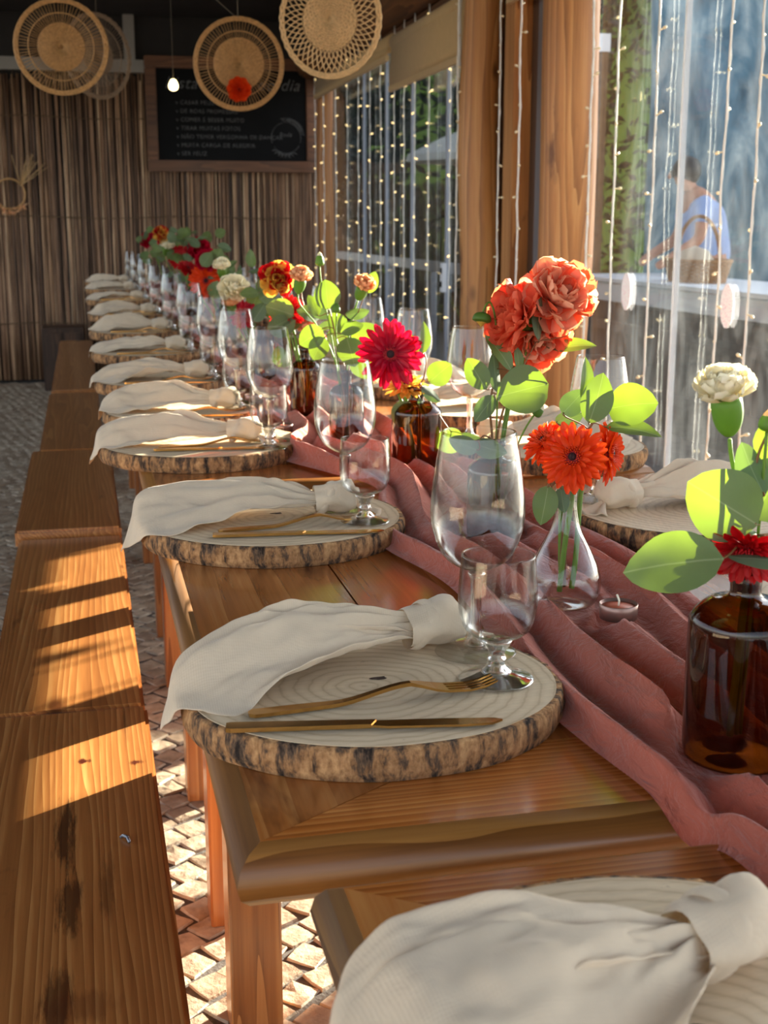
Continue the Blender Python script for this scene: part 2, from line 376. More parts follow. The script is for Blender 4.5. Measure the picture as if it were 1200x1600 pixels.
def warm_glint():
    t = NT('warm_glint_glow'); e = t.n('ShaderNodeEmission'); e.inputs[0].default_value = (1, .75, .35, 1); e.inputs[1].default_value = 5; t.l(e.outputs[0], t.out.inputs[0]); return t.m
M['warm_glint'] = warm_glint()
def cobble():
    t = NT('limestone_cobble'); oi = t.n('ShaderNodeObjectInfo'); p = t.coord('Object', rnd=True)
    n = t.noise(p, 22, 5, .65); g = t.n('ShaderNodeNewGeometry')
    r = t.math('ADD', t.math('MULTIPLY', oi.outputs['Random'], .5), t.math('MULTIPLY', g.outputs['Random Per Island'], .5))
    base = t.ramp(r, [(.15, rgb(140, 120, 98)), (.5, rgb(168, 148, 124)), (.85, rgb(192, 176, 152))])
    col = t.mix(.7, base, t.ramp(n.outputs['Fac'], [(.3, rgb(120, 104, 90)), (.65, (1, 1, 1, 1))]), 'MULTIPLY')
    t.bsdf(col, .6, t.bump(n.outputs['Fac'], .7, .006)); return t.m
M['cobble'] = cobble()
M['joint'] = simple('sand_joint', rgb(70, 62, 56), .9, nscale=80, namt=.4, bumps=.6, bscale=150)
def reed():
    t = NT('reed_canes'); g = t.n('ShaderNodeNewGeometry')
    n = t.noise(t.coord('Object', (30, 30, 2.0)), 1.5, 4, .6)
    c = t.ramp(g.outputs['Random Per Island'], [(.05, rgb(70, 48, 36)), (.25, rgb(128, 96, 72)), (.55, rgb(166, 126, 96)), (.85, rgb(200, 160, 124)), (1, rgb(230, 196, 158))])
    c = t.mix(.8, c, t.ramp(n.outputs['Fac'], [(.3, rgb(110, 92, 78)), (.62, (1, 1, 1, 1))]), 'MULTIPLY')
    t.bsdf(c, .6); return t.m
M['reed'] = reed()
M['dark'] = simple('dark_ceiling', rgb(44, 40, 38), .8, nscale=4, namt=.2)
M['palepaint'] = simple('pale_grey_paint', rgb(150, 146, 140), .6, nscale=5, namt=.1)
M['plaster'] = simple('plaster', rgb(170, 150, 128), .8, nscale=6, namt=.1)
M['ground'] = simple('outside_paving', rgb(120, 112, 104), .85, nscale=14, namt=.25, bumps=.4, bscale=60)
M['foliage'] = plant('tree_foliage', rgb(40, 54, 38), rgb(70, 96, 40), .12, .5, var=.3, ns=3)
M['treebark'] = simple('tree_bark', rgb(104, 84, 62), .9, nscale=20, namt=.3, bumps=.6, bscale=40)
M['counter'] = simple('white_counter', rgb(236, 238, 240), .5, nscale=8, namt=.03)
M['wicker'] = simple('wicker', rgb(170, 120, 70), .7, nscale=120, namt=.35, bumps=.6, bscale=200)
M['shirt'] = cloth('pale_blue_tshirt', rgb(168, 190, 236), rgb(150, 170, 220), trans=.05)
M['skin'] = simple('skin', rgb(196, 140, 112), .5, nscale=10, namt=.06)
M['hair'] = simple('dark_hair', rgb(40, 32, 30), .5, nscale=60, namt=.3)
def tarp():
    t = NT('blue_plastic_sheet'); p = t.coord('Object', (1, 1.3, .5)); n = t.noise(p, 2.2, 5, .6, 1.4)
    c = t.ramp(n.outputs['Fac'], [(.3, rgb(52, 92, 116)), (.5, rgb(104, 150, 174)), (.68, rgb(186, 208, 216))])
    b = t.bsdf(c, .35, t.bump(n.outputs['Fac'], .6, .05), out=False); tr = t.n('ShaderNodeBsdfTranslucent'); t.l(c, tr.inputs[0]); t.mixsh(.4, b.outputs[0], tr.outputs[0]); return t.m
M['tarp'] = tarp()
M['parasol'] = cloth('parasol_canvas', rgb(210, 206, 196), rgb(210, 200, 180), trans=.3)
def sticker():
    t = NT('pink_white_sticker'); tc = t.n('ShaderNodeTexCoord'); sx = t.n('ShaderNodeSeparateXYZ'); t.l(tc.outputs['Object'], sx.inputs[0])
    w = t.n('ShaderNodeTexNoise'); t.l(t.coord('Object', (1, 30, 90)), w.inputs['Vector']); w.inputs['Scale'].default_value = 3
    c = t.mix(t.ramp(w.outputs['Fac'], [(.56, 0), (.62, .6)]), rgb(250, 246, 248), rgb(232, 160, 190))
    b = t.bsdf(c, .5, out=False); tr = t.n('ShaderNodeBsdfTranslucent'); t.l(c, tr.inputs[0]); t.mixsh(.05, b.outputs[0], tr.outputs[0]); return t.m
M['sticker'] = sticker()
ORD = ['nearest', 'first', 'second', 'third', 'fourth', 'fifth', 'sixth', 'seventh', 'eighth', 'ninth', 'tenth', 'eleventh', 'twelfth', 'thirteenth']

# ------------------------------------------------------------------ structure
XW = 1.85; YB = 10.30; ZC = 2.72
mb = MB(); box(mb, -3.2, XW + .1, -1.6, YB, -.12, -.0015)
floor = struct(link('floor', mb.mesh('floor', M['joint'], False)))
mb = MB(); box(mb, XW + .1, 30, -14, 40, -.14, -.02); box(mb, -30, -3.2, -14, 40, -.14, -.02); box(mb, -3.2, XW + .1, -14, -1.6, -.14, -.02)
struct(link('floor_terrace', mb.mesh('floor_terrace', M['ground'], False)))
# cobbles: irregular setts on a slanted grid
def stone_mesh(k, sx=.029, sy=.029):
    rr = random.Random(k); base = []
    for (x, y) in ((-1, -1), (0, -1.04), (1, -1), (1.04, 0), (1, 1), (0, 1.04), (-1, 1), (-1.04, 0)):
        base.append(V(x * sx * rr.uniform(.90, 1.04), y * sy * rr.uniform(.90, 1.04), 0))
    m = MB(); v = []
    for sc_, z in ((1, -.03), (1, -.002), (.93, .0025)):
        v += [(p.x * sc_, p.y * sc_, z + (rr.uniform(-.0015, .0015) if z > 0 else 0)) for p in base]
    v.append((0, 0, .003))
    f = []
    for i in range(2):
        for j in range(8): q = (j + 1) % 8; f.append((i * 8 + j, i * 8 + q, i * 8 + 8 + q, i * 8 + 8 + j))
    f += [(16 + j, 16 + (j + 1) % 8, 24) for j in range(8)]
    return m.add(v, f)
SM = [stone_mesh(k) for k in range(8)]
SME = [m.mesh('cobble', M['cobble'], False) for m in SM]
stones = []
ca, sa = math.cos(rad(38)), math.sin(rad(38)); pitch = .0635
rr = random.Random(3)
for i in range(-170, 175):
    for j in range(-170, 175):
        u = i * pitch + (.5 * pitch if j % 2 else 0) + rr.uniform(-.004, .004) + .01 * math.sin(j * .5); v = j * pitch + rr.uniform(-.004, .004) + .012 * math.sin(i * .37)
        x = u * ca - v * sa; y = u * sa + v * ca + 5.2
        if -2.4 < x < 1.75 and .9 < y < YB - .05: stones.append((x, y, rr.uniform(-.2, .2) + rad(38), rr.randrange(8), rr.uniform(-.003, .003)))
def sprio(s):
    x, y = s[0], s[1]
    if .06 < x < .44 and 1.5 < y < 3.2: return 0 + abs(y - 1.9) * .1
    if -.75 < x < -.2 and 3.8 < y < 5.6: return 1 + (y - 3.8) * .1
    return 9
stones.sort(key=sprio)
for x, y, r, k, dz in stones[:296]:
    link('cobble', SME[k], floor, (x, y, dz * .4), (rr.uniform(-.015, .015), rr.uniform(-.015, .015), r))
mb = MB()
for x, y, r, k, dz in stones[296:]:
    if x > 1.2 and y < 1: continue
    c, s_ = math.cos(r), math.sin(r)
    mb.add([(x + p[0] * c - p[1] * s_, y + p[0] * s_ + p[1] * c, p[2] + dz * .4) for p in SM[k].v], SM[k].f)
stuff(link('cobble_paving', mb.mesh('cobble_paving', M['cobble'], False), floor))
# ceiling
mb = MB(); box(mb, -3.2, XW + .15, -1.6, YB + .1, ZC, ZC + .12)
struct(link('ceiling', mb.mesh('ceiling', M['dark'], False)))
# wall left (outside the view) and its reeds are plain plaster
mb = MB(); box(mb, -3.3, -3.2, -1.6, YB, -.1, .55)
struct(link('wall_left', mb.mesh('wall_left', M['plaster'], False)))
# back wall with reed screen
mb = MB(); box(mb, -3.2, XW + .15, YB + .03, YB + .12, -.1, ZC)
wb = struct(link('wall_back', mb.mesh('wall_back', M['dark'], False)))
mb = MB(); rr = random.Random(11); x = -3.1
while x < XW:
    r = rr.uniform(.0045, .0085); z1 = 2.30 + rr.uniform(-.06, .05); dy = rr.uniform(-.008, .010); lean = rr.uniform(-.012, .012)
    pts = []; n = 5
    for k in range(n + 1):
        t = k / n; pts.append((x + lean * t + rr.uniform(-.003, .003), YB + dy + rr.uniform(-.004, .004), .02 + t * (z1 - .02)))
    tube(mb, pts, [r * rr.uniform(.85, 1.1) for _ in pts], 5); x += r * rr.uniform(1.2, 2.0)
stuff(link('reeds', mb.mesh('reeds', M['reed']), wb))
for z in (.45, 1.25, 1.98):
    mb = MB(); tube(mb, [(-3.1 + k * .25, YB - .02 + .003 * math.sin(k), z + .01 * math.sin(k * 1.3)) for k in range(20)], .004, 5)
    link('binding_wire', mb.mesh('binding_wire', M['treebark']), wb)
mb = MB(); box(mb, -3.2, 1.0, YB - .05, YB + .04, 2.31, 2.40)
struct(link('trim_1', mb.mesh('trim_1', M['palepaint'], False)))
mb = MB(); box(mb, .385, .465, YB - .05, YB + .03, 2.40, ZC)
struct(link('trim_2', mb.mesh('trim_2', M['palepaint'], False)))
# ceiling joist over the hanging discs
mb = MB(); box(mb, -3.2, XW, 5.98, 6.06, ZC - .10, ZC)
struct(link('trim_3', mb.mesh('trim_3', M['darkwood'], False)))
mb = MB(); box(mb, -3.2, XW, 4.80, 4.88, ZC - .10, ZC)
struct(link('trim_4', mb.mesh('trim_4', M['darkwood'], False)))
mb = MB(); box(mb, -3.2, XW, 7.18, 7.26, ZC - .10, ZC)
struct(link('trim_5', mb.mesh('trim_5', M['darkwood'], False)))

# ------------------------------------------------------------------ window wall
def log_mesh(name, p0, p1, r0, r1, mat, seed, seg=20, n=24, wob=.03):
    m = MB(); p0 = Vector(p0); p1 = Vector(p1); ax = (p1 - p0).normalized(); a = ax.orthogonal().normalized(); b = ax.cross(a)
    L = (p1 - p0).length
    def fn(u, v):
        c = p0.lerp(p1, u) + a * nz(u * L * .9, seed) * wob + b * nz(u * L * .9, seed + 9) * wob
        w = 2 * PI * v; r = lerp(r0, r1, u) * (1 + .07 * nz(math.cos(w) * 1.3, math.sin(w) * 1.3, u * L * 1.2 + seed) + .03 * nz(math.cos(w) * 5, math.sin(w) * 5, u * L * .6 + seed))
        return c + (a * math.cos(w) + b * math.sin(w)) * r
    grid(m, n, seg, fn, wrap=True)
    m.f.append(tuple(range(seg - 1, -1, -1))); m.m.append(0); m.f.append(tuple((n - 1) * seg + k for k in range(seg))); m.m.append(0)
    return m.mesh(name, mat)
def post(name, label, x, y, r0, r1, seed, z1=ZC):
    o = link(name, log_mesh(name, (0, 0, -.02), (0, 0, z1), r0, r1, M['log'], seed), None, (x, y, 0)); return tag(o, label, 'post')
post('log_post', 'thick round log post standing right beside the near glass panes', 1.762, 3.885, .106, .102, 3.3)
post('log_post', 'round log post between the roller blind and the square wooden post', 1.762, 4.777, .100, .090, 8.1)
mb = MB(); box(mb, -.045, .045, -.06, .06, -.02, ZC)
tag(link('square_post', mb.mesh('square_post', M['log'], False), None, (1.80, 4.455, 0)), 'square reddish timber post between the two log posts', 'post')
post('corner_post', 'slim pale timber post in the corner next to the chalkboard', 1.80, 8.27, .062, .058, 5.5, 2.3)
# header beams
hb = link('header_beam', log_mesh('header_beam', (1.78, 4.3, 2.40), (1.78, YB, 2.40), .115, .105, M['beam'], 2.2, n=40)); tag(hb, 'dark round log beam running above the windows to the reed wall', 'beam')
hb2 = link('header_beam', log_mesh('header_beam', (1.80, -1.5, 2.40), (1.80, 4.4, 2.40), .115, .105, M['beam'], 4.2, n=40)); tag(hb2, 'round log beam above the near glass panes', 'beam')
mb = MB(); box(mb, XW - .03, XW + .06, -1.6, YB, 2.24, ZC)
struct(link('wall_right', mb.mesh('wall_right', M['beam'], False)))
# glass panes: thin sliding sheets; y ranges
edges_far = [8.22, 7.285, 6.72, 6.167, 5.532, 4.90]
edges_near = [3.80, 3.20, 2.10, 1.05, 0.0, -1.2]
wi = 1
def window(y0, y1, x, mat_edge, sticker=False, latch=False):
    global wi
    r = struct(link('window_%d' % wi, None, None, (x, (y0 + y1) / 2, 0))); wi += 1; h = abs(y1 - y0) / 2 * KY
    m = MB(); box(m, -.004, .004, -h, h, .05, 2.22); link('pane', m.mesh('pane', M['pane'], False), r)
    m = MB(); e_ = .006 if y0 < 4 else .012; box(m, -.009, .009, -h - e_, -h + e_, .04, 2.23); link('edge_profile', m.mesh('edge_profile', mat_edge, False), r)
    m = MB(); box(m, -.02, .02, -h, h, .0, .05); link('bottom_track', m.mesh('bottom_track', M['alu_grey'], False), r)
    if latch:
        m = MB(); box(m, -.03, -.008, -h - .025, -h + .02, .85, 1.0); l = link('latch', m.mesh('latch', M['alu'], False), r)
        for zz in (.875, .945):
            m = MB(); box(m, -.034, -.030, -h - .012, -h + .006, zz, zz + .03); link('slot', m.mesh('slot', M['chalkboard'], False), l)
    return r
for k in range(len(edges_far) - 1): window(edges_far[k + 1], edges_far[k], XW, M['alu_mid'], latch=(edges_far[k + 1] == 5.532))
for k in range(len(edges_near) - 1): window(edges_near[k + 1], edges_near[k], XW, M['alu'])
for y, z, lab in ((3.522, .968, 'left'), (2.888, .962, 'right')):
    m = MB(); v = []; n = 28
    for k in range(n):
        a = 2 * PI * k / n; r = 1 + .07 * abs(math.sin(2 * a)) - .04; v.append((.0, .038 * math.cos(a) * r, .062 * math.sin(a) * (1.05 if abs(math.sin(a)) > .95 else 1)))
    m.add(v + [(-.002, p[1], p[2]) for p in v], [tuple(range(n)), tuple(range(2 * n - 1, n - 1, -1))] + [(k, n + k, n + (k + 1) % n, (k + 1) % n) for k in range(n)])
    tag(link('pane_sticker', m.mesh('pane_sticker', M['sticker'], False), None, (XW - .007, y, z)), 'oval pink and white sticker on the near glass, the one %s' % ('closer to the log post' if lab == 'left' else 'above the cream carnation'), 'sticker')
# thin door frame between posts
mb = MB(); box(mb, XW - .02, XW + .02, 5.09, 5.15, 0, 2.24)
struct(link('trim_6', mb.mesh('trim_6', M['alu_grey'], False)))
mb = MB(); box(mb, XW + .0, XW + .03, 5.15, 5.30, 0, 2.24)
struct(link('trim_7', mb.mesh('trim_7', M['darkwood'], False)))
mb = MB(); box(mb, XW + .0, XW + .03, 5.42, 5.95, 0, 2.24)
struct(link('trim_8', mb.mesh('trim_8', M['darkwood'], False)))
# roller blinds
def blind(y0, y1, zt, zb, label, cord=True):
    t = thing('roller_blind', label, 'blind', (XW - .09, (y0 + y1) / 2, zt)); h = abs(y1 - y0) / 2 * KY
    m = MB(); tube(m, [(0, -h, 0), (0, h, 0)], .045, 16); link('roll', m.mesh('roll', M['canvas']), t)
    m = MB(); grid(m, 8, 3, lambda u, v: (-.04 + .006 * math.sin(u * 6), lerp(-h + .01, h - .01, v), -u * (zt - zb)))
    solid(link('fabric', m.mesh('fabric', M['canvas']), t), .003)
    m = MB(); box(m, -.05, -.03, -h + .01, h - .01, zb - zt - .03, zb - zt); link('bottom_bar', m.mesh('bottom_bar', M['canvas'], False), t)
    if cord:
        m = MB(); tube(m, bez((-.05, -h + .02, 0), (-.08, -h - .02, -.16), (-.05, -h - .05, -.3), (-.04, -h + .16, -.36), 12), .006, 6); link('pull_cord', m.mesh('pull_cord', M['cord']), t)
    return t
blind(4.93, 6.19, 2.19, 1.955, 'beige roller blind pulled a third down beside the log post')
blind(6.23, 8.25, 2.205, 2.13, 'rolled up beige blind above the far panes by the chalkboard', False)
blind(3.98, 4.40, 2.19, 2.10, 'short rolled up blind between the two log posts', False)
# ------------------------------------------------------------------ outside
def tree(label, x, y, h, cr, seed, n=2600, zc=.6, flat=.8):
    rr = random.Random(seed); t = thing('tree', label, 'tree', (x, y, 0))
    link('trunk', log_mesh('trunk', (0, 0, -.1), (rr.uniform(-.2, .2), rr.uniform(-.2, .2), h * .8), .11, .05, M['treebark'], seed, 10, 12, .1), t)
    m = MB()
    for k in range(n):
        while True:
            p = V(rr.uniform(-1, 1), rr.uniform(-1, 1), rr.uniform(-1, 1))
            if .3 < p.length < 1: break
        c = V(p.x * cr, p.y * cr, h * zc + p.z * h * flat * .5); 
        a = V(rr.gauss(0, 1), rr.gauss(0, 1), rr.gauss(0, 1)).normalized(); b = a.orthogonal().normalized(); s_ = rr.uniform(.05, .11)
        m.add([c - a * s_, c + b * s_ * .45, c + a * s_, c - b * s_ * .45], [(0, 1, 2, 3)])
    stuff(link('foliage', m.mesh('foliage', M['foliage'], False), t)); return t
tree('dark leafy tree outside seen behind the near glass beside the log post', 4.2, 10.4, 5.2, 1.0, 1, 4200)
tree('dark leafy tree outside above the person in blue', 6.6, 9.9, 5.4, 1.0, 2, 4200)
tree('dark tree outside behind the pane next to the roller blind', 2.75, 10.9, 5.0, .6, 3, 3600)
tree('dark tree outside behind the far panes near the corner post', 4.4, 15.6, 5.6, 1.3, 4, 3600)
tree('tree outside beyond the blue plastic sheet', 9.0, 9.2, 5.6, 1.1, 5, 4200)
tree('distant tree outside behind the weathered fence', 7.4, 15.5, 6.4, 1.6, 6, 3600)
def hedge(label, p0, p1, h, th, seed, n):
    rr = random.Random(seed); a = V(*MP(*p0), 0); b = V(*MP(*p1), 0); L = (b - a).length; t = thing('hedge', label, 'hedge', a, math.atan2(b.y - a.y, b.x - a.x), raw=True); m = MB()
    grid(m, 24, 40, lambda u, v: (L * v, -th * math.sin(PI * u) * (1 + .5 * nz(v * L * 1.1, u * 4, seed)), -.05 + h * (1 - math.cos(PI * min(1, u * 1.0))) / 2))
    link('dense_core', m.mesh('dense_core', M['foliage']), t); m = MB()
    for k in range(n):
        u = rr.random(); v = rr.random(); c = V(L * v, -th * math.sin(PI * u) * (1 + .5 * nz(v * L * 1.1, u * 4, seed)) - rr.uniform(-.05, .12), h * (1 - math.cos(PI * u)) / 2 + rr.uniform(-.05, .05)); q = V(rr.gauss(0, 1), rr.gauss(-.6, 1), rr.gauss(0, 1)).normalized(); w = q.orthogonal().normalized(); s_ = rr.uniform(.05, .10)
        m.add([c - q * s_, c + w * s_ * .45, c + q * s_, c - w * s_ * .45], [(0, 1, 2, 3)])
    stuff(link('foliage', m.mesh('foliage', M['foliage'], False), t)); return t
hedge('tall dark hedge outside behind the near glass', (3.2, 12.6), (10.5, 10.2), 4.6, .8, 3, 9000)
hedge('tall dark hedge outside behind the far panes', (1.9, 13.6), (3.4, 13.4), 4.6, .5, 8, 3000)
pl = thing('shade_planter', 'unseen raised planter with shrubs, added outside to shade the front settings', 'planter', (2.95, 2.08, 0))  # out of view, added only to block low sun from the front settings
link('box', bev_box('box', M['greywood'], .3, 1.75, .14, .01), pl, (0, 0, 1.24))
for yy_ in (-.8, .8): link('leg', bev_box('leg', M['greywood'], .06, .06, 1.17, .004), pl, (0, yy_, .585))
m = MB(); rr = random.Random(14)
for k in range(5600):
    c = V(rr.gauss(0, .09), rr.uniform(-.9, .9), 1.30 + rr.uniform(0, .25) + .02 * nz(k)); q = V(rr.gauss(0, 1), rr.gauss(0, 1), rr.gauss(.2, .7)).normalized(); w = q.orthogonal().normalized(); s_ = rr.uniform(.03, .05); m.add([c - q * s_, c + w * s_ * .5, c + q * s_, c - w * s_ * .5], [(0, 1, 2, 3)])
stuff(link('foliage', m.mesh('foliage', M['foliage'], False), pl))
# reed fence outside the far panes
fr = thing('reed_fence', 'brown reed fence standing outside the far glass panes', 'fence', (2.35, 12.2, 0))
mb = MB(); rr = random.Random(5)
for k in range(190):
    x = -.35 + k * .0145; r = rr.uniform(.005, .009); tube(mb, [(x, rr.uniform(-.01, .01), 0), (x + rr.uniform(-.01, .01), rr.uniform(-.01, .01), 1.75 + rr.uniform(-.05, .05))], r, 5)
stuff(link('canes', mb.mesh('canes', M['reed']), fr))
for k in range(3):
    mb = MB(); box(mb, -.36 + k * 1.35, -.30 + k * 1.35, .02, .08, 0, 1.85); link('fence_post', mb.mesh('fence_post', M['darkwood'], False), fr)
# metal railing outside far panes
rl = thing('metal_railing', 'grey metal railing outside the far panes at table height', 'railing', (2.35, 8.4, 0)); rl.scale = (1, KY, 1)
mb = MB(); box(mb, -.015, .015, -2.2, 2.4, .88, .95); link('top_rail', mb.mesh('top_rail', M['alu_grey'], False), rl)
for k in range(5):
    mb = MB(); box(mb, -.02, .02, -2.2 + k * 1.1, -2.16 + k * 1.1, -.02, .90); link('upright', mb.mesh('upright', M['alu_grey'], False), rl)
# white counter with planks
ct = thing('outdoor_counter', 'long white outdoor counter with weathered plank front behind the near glass', 'counter', (3.3, 5.9, 0)); ct.scale = (1, KY, 1)
mb = MB(); box(mb, 0, .75, -1.75, 1.35, .83, .855); link('counter_top', mb.mesh('counter_top', M['counter'], False), ct)
mb = MB(); box(mb, .015, .05, -1.73, 1.33, .71, .822); link('fascia', mb.mesh('fascia', M['counter'], False), ct)
for k in range(20):
    me = bev_box('plank', M['greywood'], .02, .150, .74, .004, 1); link('plank', me, ct, (.045, -1.64 + k * .154, .345))
for z in (.16, .52):
    mb = MB(); box(mb, .018, .034, -1.72, 1.32, z, z + .06); link('batten', mb.mesh('batten', M['greywood'], False), ct)
# basket on the counter
bk = thing('wicker_basket', 'brown wicker basket with arched handle on the white outdoor counter', 'basket', (3.62, 6.02, .856))
mb = MB()
for k in range(11):
    z = .004 + k * .011; a_, b_ = .13 + .0025 * k, .27 + .004 * k
    tube(mb, [(a_ * math.cos(2 * PI * j / 40), b_ * math.sin(2 * PI * j / 40), z + .003 * (1 if j % 2 else -1) * (1 if k % 2 else -1)) for j in range(41)], .0065, 5)
stuff(link('woven_body', mb.mesh('woven_body', M['wicker']), bk))
mb = MB(); tube(mb, [(.158 * math.cos(2 * PI * j / 40), .315 * math.sin(2 * PI * j / 40), .128) for j in range(41)], .011, 6); link('rim', mb.mesh('rim', M['wicker']), bk)
mb = MB(); tube(mb, [(0, -.29 * math.cos(PI * k / 20), .12 + .27 * math.sin(PI * k / 20)) for k in range(21)], .012, 7); link('handle', mb.mesh('handle', M['wicker']), bk)
mb = MB(); lathe(mb, [(.0, .02), (.13, .02), (.125, .10), (.08, .17), (.0, .20)], 16); o = link('folded_linen', mb.mesh('folded_linen', M['napkin'])); o.location = (*MP(3.62, 6.05), .872); tag(o, 'pale linen bundle inside the wicker basket', 'linen')
# person outside behind the counter
pr = thing('person', 'person in a pale blue t-shirt leaning forward behind the white outdoor counter', 'person', (4.22, 6.85, -.06), rad(172))
def skin_mesh(name, pts, edges, radii, mat, parent, root=0, lev=2):
    me = bpy.data.meshes.new(name); me.from_pydata([tuple(p) for p in pts], edges, []); me.materials.append(mat)
    o = link(name, me, parent); sk = o.modifiers.new('skin', 'SKIN'); 
    for i, r in enumerate(radii):
        d = me.skin_vertices[0].data[i]; d.radius = r if hasattr(r, '__len__') else (r, r); d.use_root = (i == root)
    sk.use_smooth_shade = True; subd(o, lev); return o
# local: +x is the direction the person faces
bp = [(0, 0, .93), (.02, 0, 1.10), (.07, 0, 1.28), (.13, 0, 1.42), (.17, 0, 1.49), (.215, 0, 1.555), (.235, 0, 1.63),
      (.12, .17, 1.40), (.16, .23, 1.16), (.36, .19, 1.02), (.44, .17, .97),
      (.12, -.17, 1.40), (.17, -.23, 1.16), (.38, -.18, 1.04), (.46, -.15, .98),
      (0, .10, .86), (.02, .11, .48), (-.02, .11, .08), (.12, .12, .03), (0, -.10, .86), (.02, -.11, .48), (-.02, -.11, .08), (.12, -.12, .03)]
be = [(0, 1), (1, 2), (2, 3), (3, 4), (4, 5), (5, 6), (3, 7), (7, 8), (8, 9), (9, 10), (3, 11), (11, 12), (12, 13), (13, 14), (0, 15), (15, 16), (16, 17), (17, 18), (0, 19), (19, 20), (20, 21), (21, 22)]
brad = [(.13, .15), (.11, .14), (.12, .16), (.09, .13), .055, (.085, .072), (.085, .07), .055, .043, .034, .03, .055, .043, .034, .03, .085, .058, .042, .035, .085, .058, .042, .035]
skin_mesh('body', bp, be, brad, M['skin'], pr)
sp_ = [bp[i] for i in (0, 1, 2, 3)] + [bp[7], (.145, .215, 1.25), bp[11], (.15, -.215, 1.25)]
skin_mesh('tshirt', sp_, [(0, 1), (1, 2), (2, 3), (3, 4), (4, 5), (3, 6), (6, 7)], [(.15, .17), (.13, .165), (.14, .185), (.105, .15), .075, .068, .075, .068], M['shirt'], pr)
mb = MB(); lathe(mb, [(.001, .118), (.05, .108), (.085, .07), (.098, .02), (.094, -.03), (.08, -.05)], 20, mat=Matrix.Translation((.205, 0, 1.60)) @ Matrix.Rotation(rad(-18), 4, 'Y')); link('hair', mb.mesh('hair', M['hair']), pr)
for s_ in (-1, 1):
    mb = MB(); lathe(mb, [(.001, .011), (.008, .008), (.011, 0), (.008, -.008), (.001, -.011)], 8, mat=Matrix.Translation((.30, .03 * s_, 1.61))); link('eye', mb.mesh('eye', M['hair']), pr)
mb = MB(); lathe(mb, [(.001, .02), (.012, -.002), (.015, -.018), (.001, -.026)], 8, mat=Matrix.Translation((.318, 0, 1.585))); link('nose', mb.mesh('nose', M['skin']), pr)
# plastic sheet
mb = MB(); grid(mb, 30, 60, lambda u, v: (.12 * math.sin(v * 26 + 2 * math.sin(u * 5)) + .25 * math.sin(v * 5), lerp(-3.2, .75, v), lerp(.5, 3.6, u) + .1 * math.sin(v * 9)))
tag(solid(link('plastic_sheet', mb.mesh('plastic_sheet', M['tarp']), None, (5.35, 8.3, 0), (0, 0, rad(57))), .004), 'crumpled blue translucent plastic sheet hanging outside behind the person', 'sheet')
for dx, dy in ((-1.55, -1.1), (1.25, 1.8)):
    pass
# pergola beam and parasol
pb = thing('pergola', 'white pergola beam on posts outside the near glass', 'pergola', (3.6, 8.0, 0))
mb = MB(); box(mb, -.05, .05, -.75, .75, 2.38, 2.50); link('beam', mb.mesh('beam', M['counter'], False), pb)
for y in (-.7, .68):
    mb = MB(); box(mb, -.04, .04, y - .04, y + .04, -.02, 2.38); link('post', mb.mesh('post', M['treebark'], False), pb)
ps = thing('parasol', 'pale garden parasol outside left of the person', 'parasol', (3.45, 9.55, 0))
mb = MB(); lathe(mb, [(.001, 2.06), (.3, 1.95), (.62, 1.80), (.64, 1.74)], 8); solid(link('canopy', mb.mesh('canopy', M['parasol'], False), ps), .004)
mb = MB(); tube(mb, [(0, 0, -.02), (0, 0, 2.08)], .02, 8); link('pole', mb.mesh('pole', M['greywood']), ps)

# ------------------------------------------------------------------ benches
def bench(label, x0, x1, y0, y1, z, mat='bench', th=.045):
    cx, cy_ = (x0 + x1) / 2, (y0 + y1) / 2; y0, y1 = y0 * KY, y1 * KY; cy_ = (y0 + y1) / 2; t = thing('bench', label, 'bench', (cx, cy_, 0), 0, 'wooden benches on the left of the tables', raw=True)
    link('seat', bev_box('seat', M[mat], x1 - x0, y1 - y0, th, .006, 2), t, (0, 0, z - th / 2))
    hy = (y1 - y0) / 2 - .12; hx = (x1 - x0) / 2 - .05
    lm = bev_box('leg', M['leg'], .06, .06, z - th, .004, 1)
    for sx in (-1, 1):
        for sy in (-1, 1): link('leg', lm, t, (sx * hx, sy * hy, (z - th) / 2))
    for sy in (-1, 1): link('crosspiece', bev_box('crosspiece', M['bench_x'], 2 * hx, .03, .06, .003, 1), t, (0, sy * hy, z - th - .04))
    return t
b1 = bench('nearest wooden bench with dark knots and sun stripes along its top', -.205, .067, .10, 1.708, .44, 'bench_knotty')
b2 = bench('second bench from the front, curved grain and two sunlit patches', -.186, .064, 1.714, 2.735, .44)
b3 = bench('third bench from the front with a reddish end grain edge', -.195, .064, 2.748, 3.76, .458)
b4 = bench('fourth bench from the front, narrow and in shade', -.175, .045, 3.86, 5.20, .44)
b5 = bench('fifth bench from the front, dark, close to the reed wall', -.17, .045, 5.30, 7.6, .44)
ch = thing('wooden_chest', 'dark wooden chest with two panels against the reed wall', 'chest', (-.160, 9.85, 0), raw=True)
link('body', bev_box('body', M['darkwood'], .30, .34, .46, .006), ch, (0, 0, .23))
for sx in (-.068, .068): link('panel', bev_box('panel', M['darkwood'], .115, .02, .36, .006), ch, (sx, -.175, .25))
b1s = thing('bench_nail', 'small metal bracket screw sticking from the nearest bench top', 'screw', (.012, 1.315, .440))
mb = MB(); tube(mb, [(0, 0, 0), (.003, -.004, .004), (.008, -.012, .005), (.010, -.020, .002)], .0022, 6); link('shank', mb.mesh('shank', M['alu_grey']), b1s)

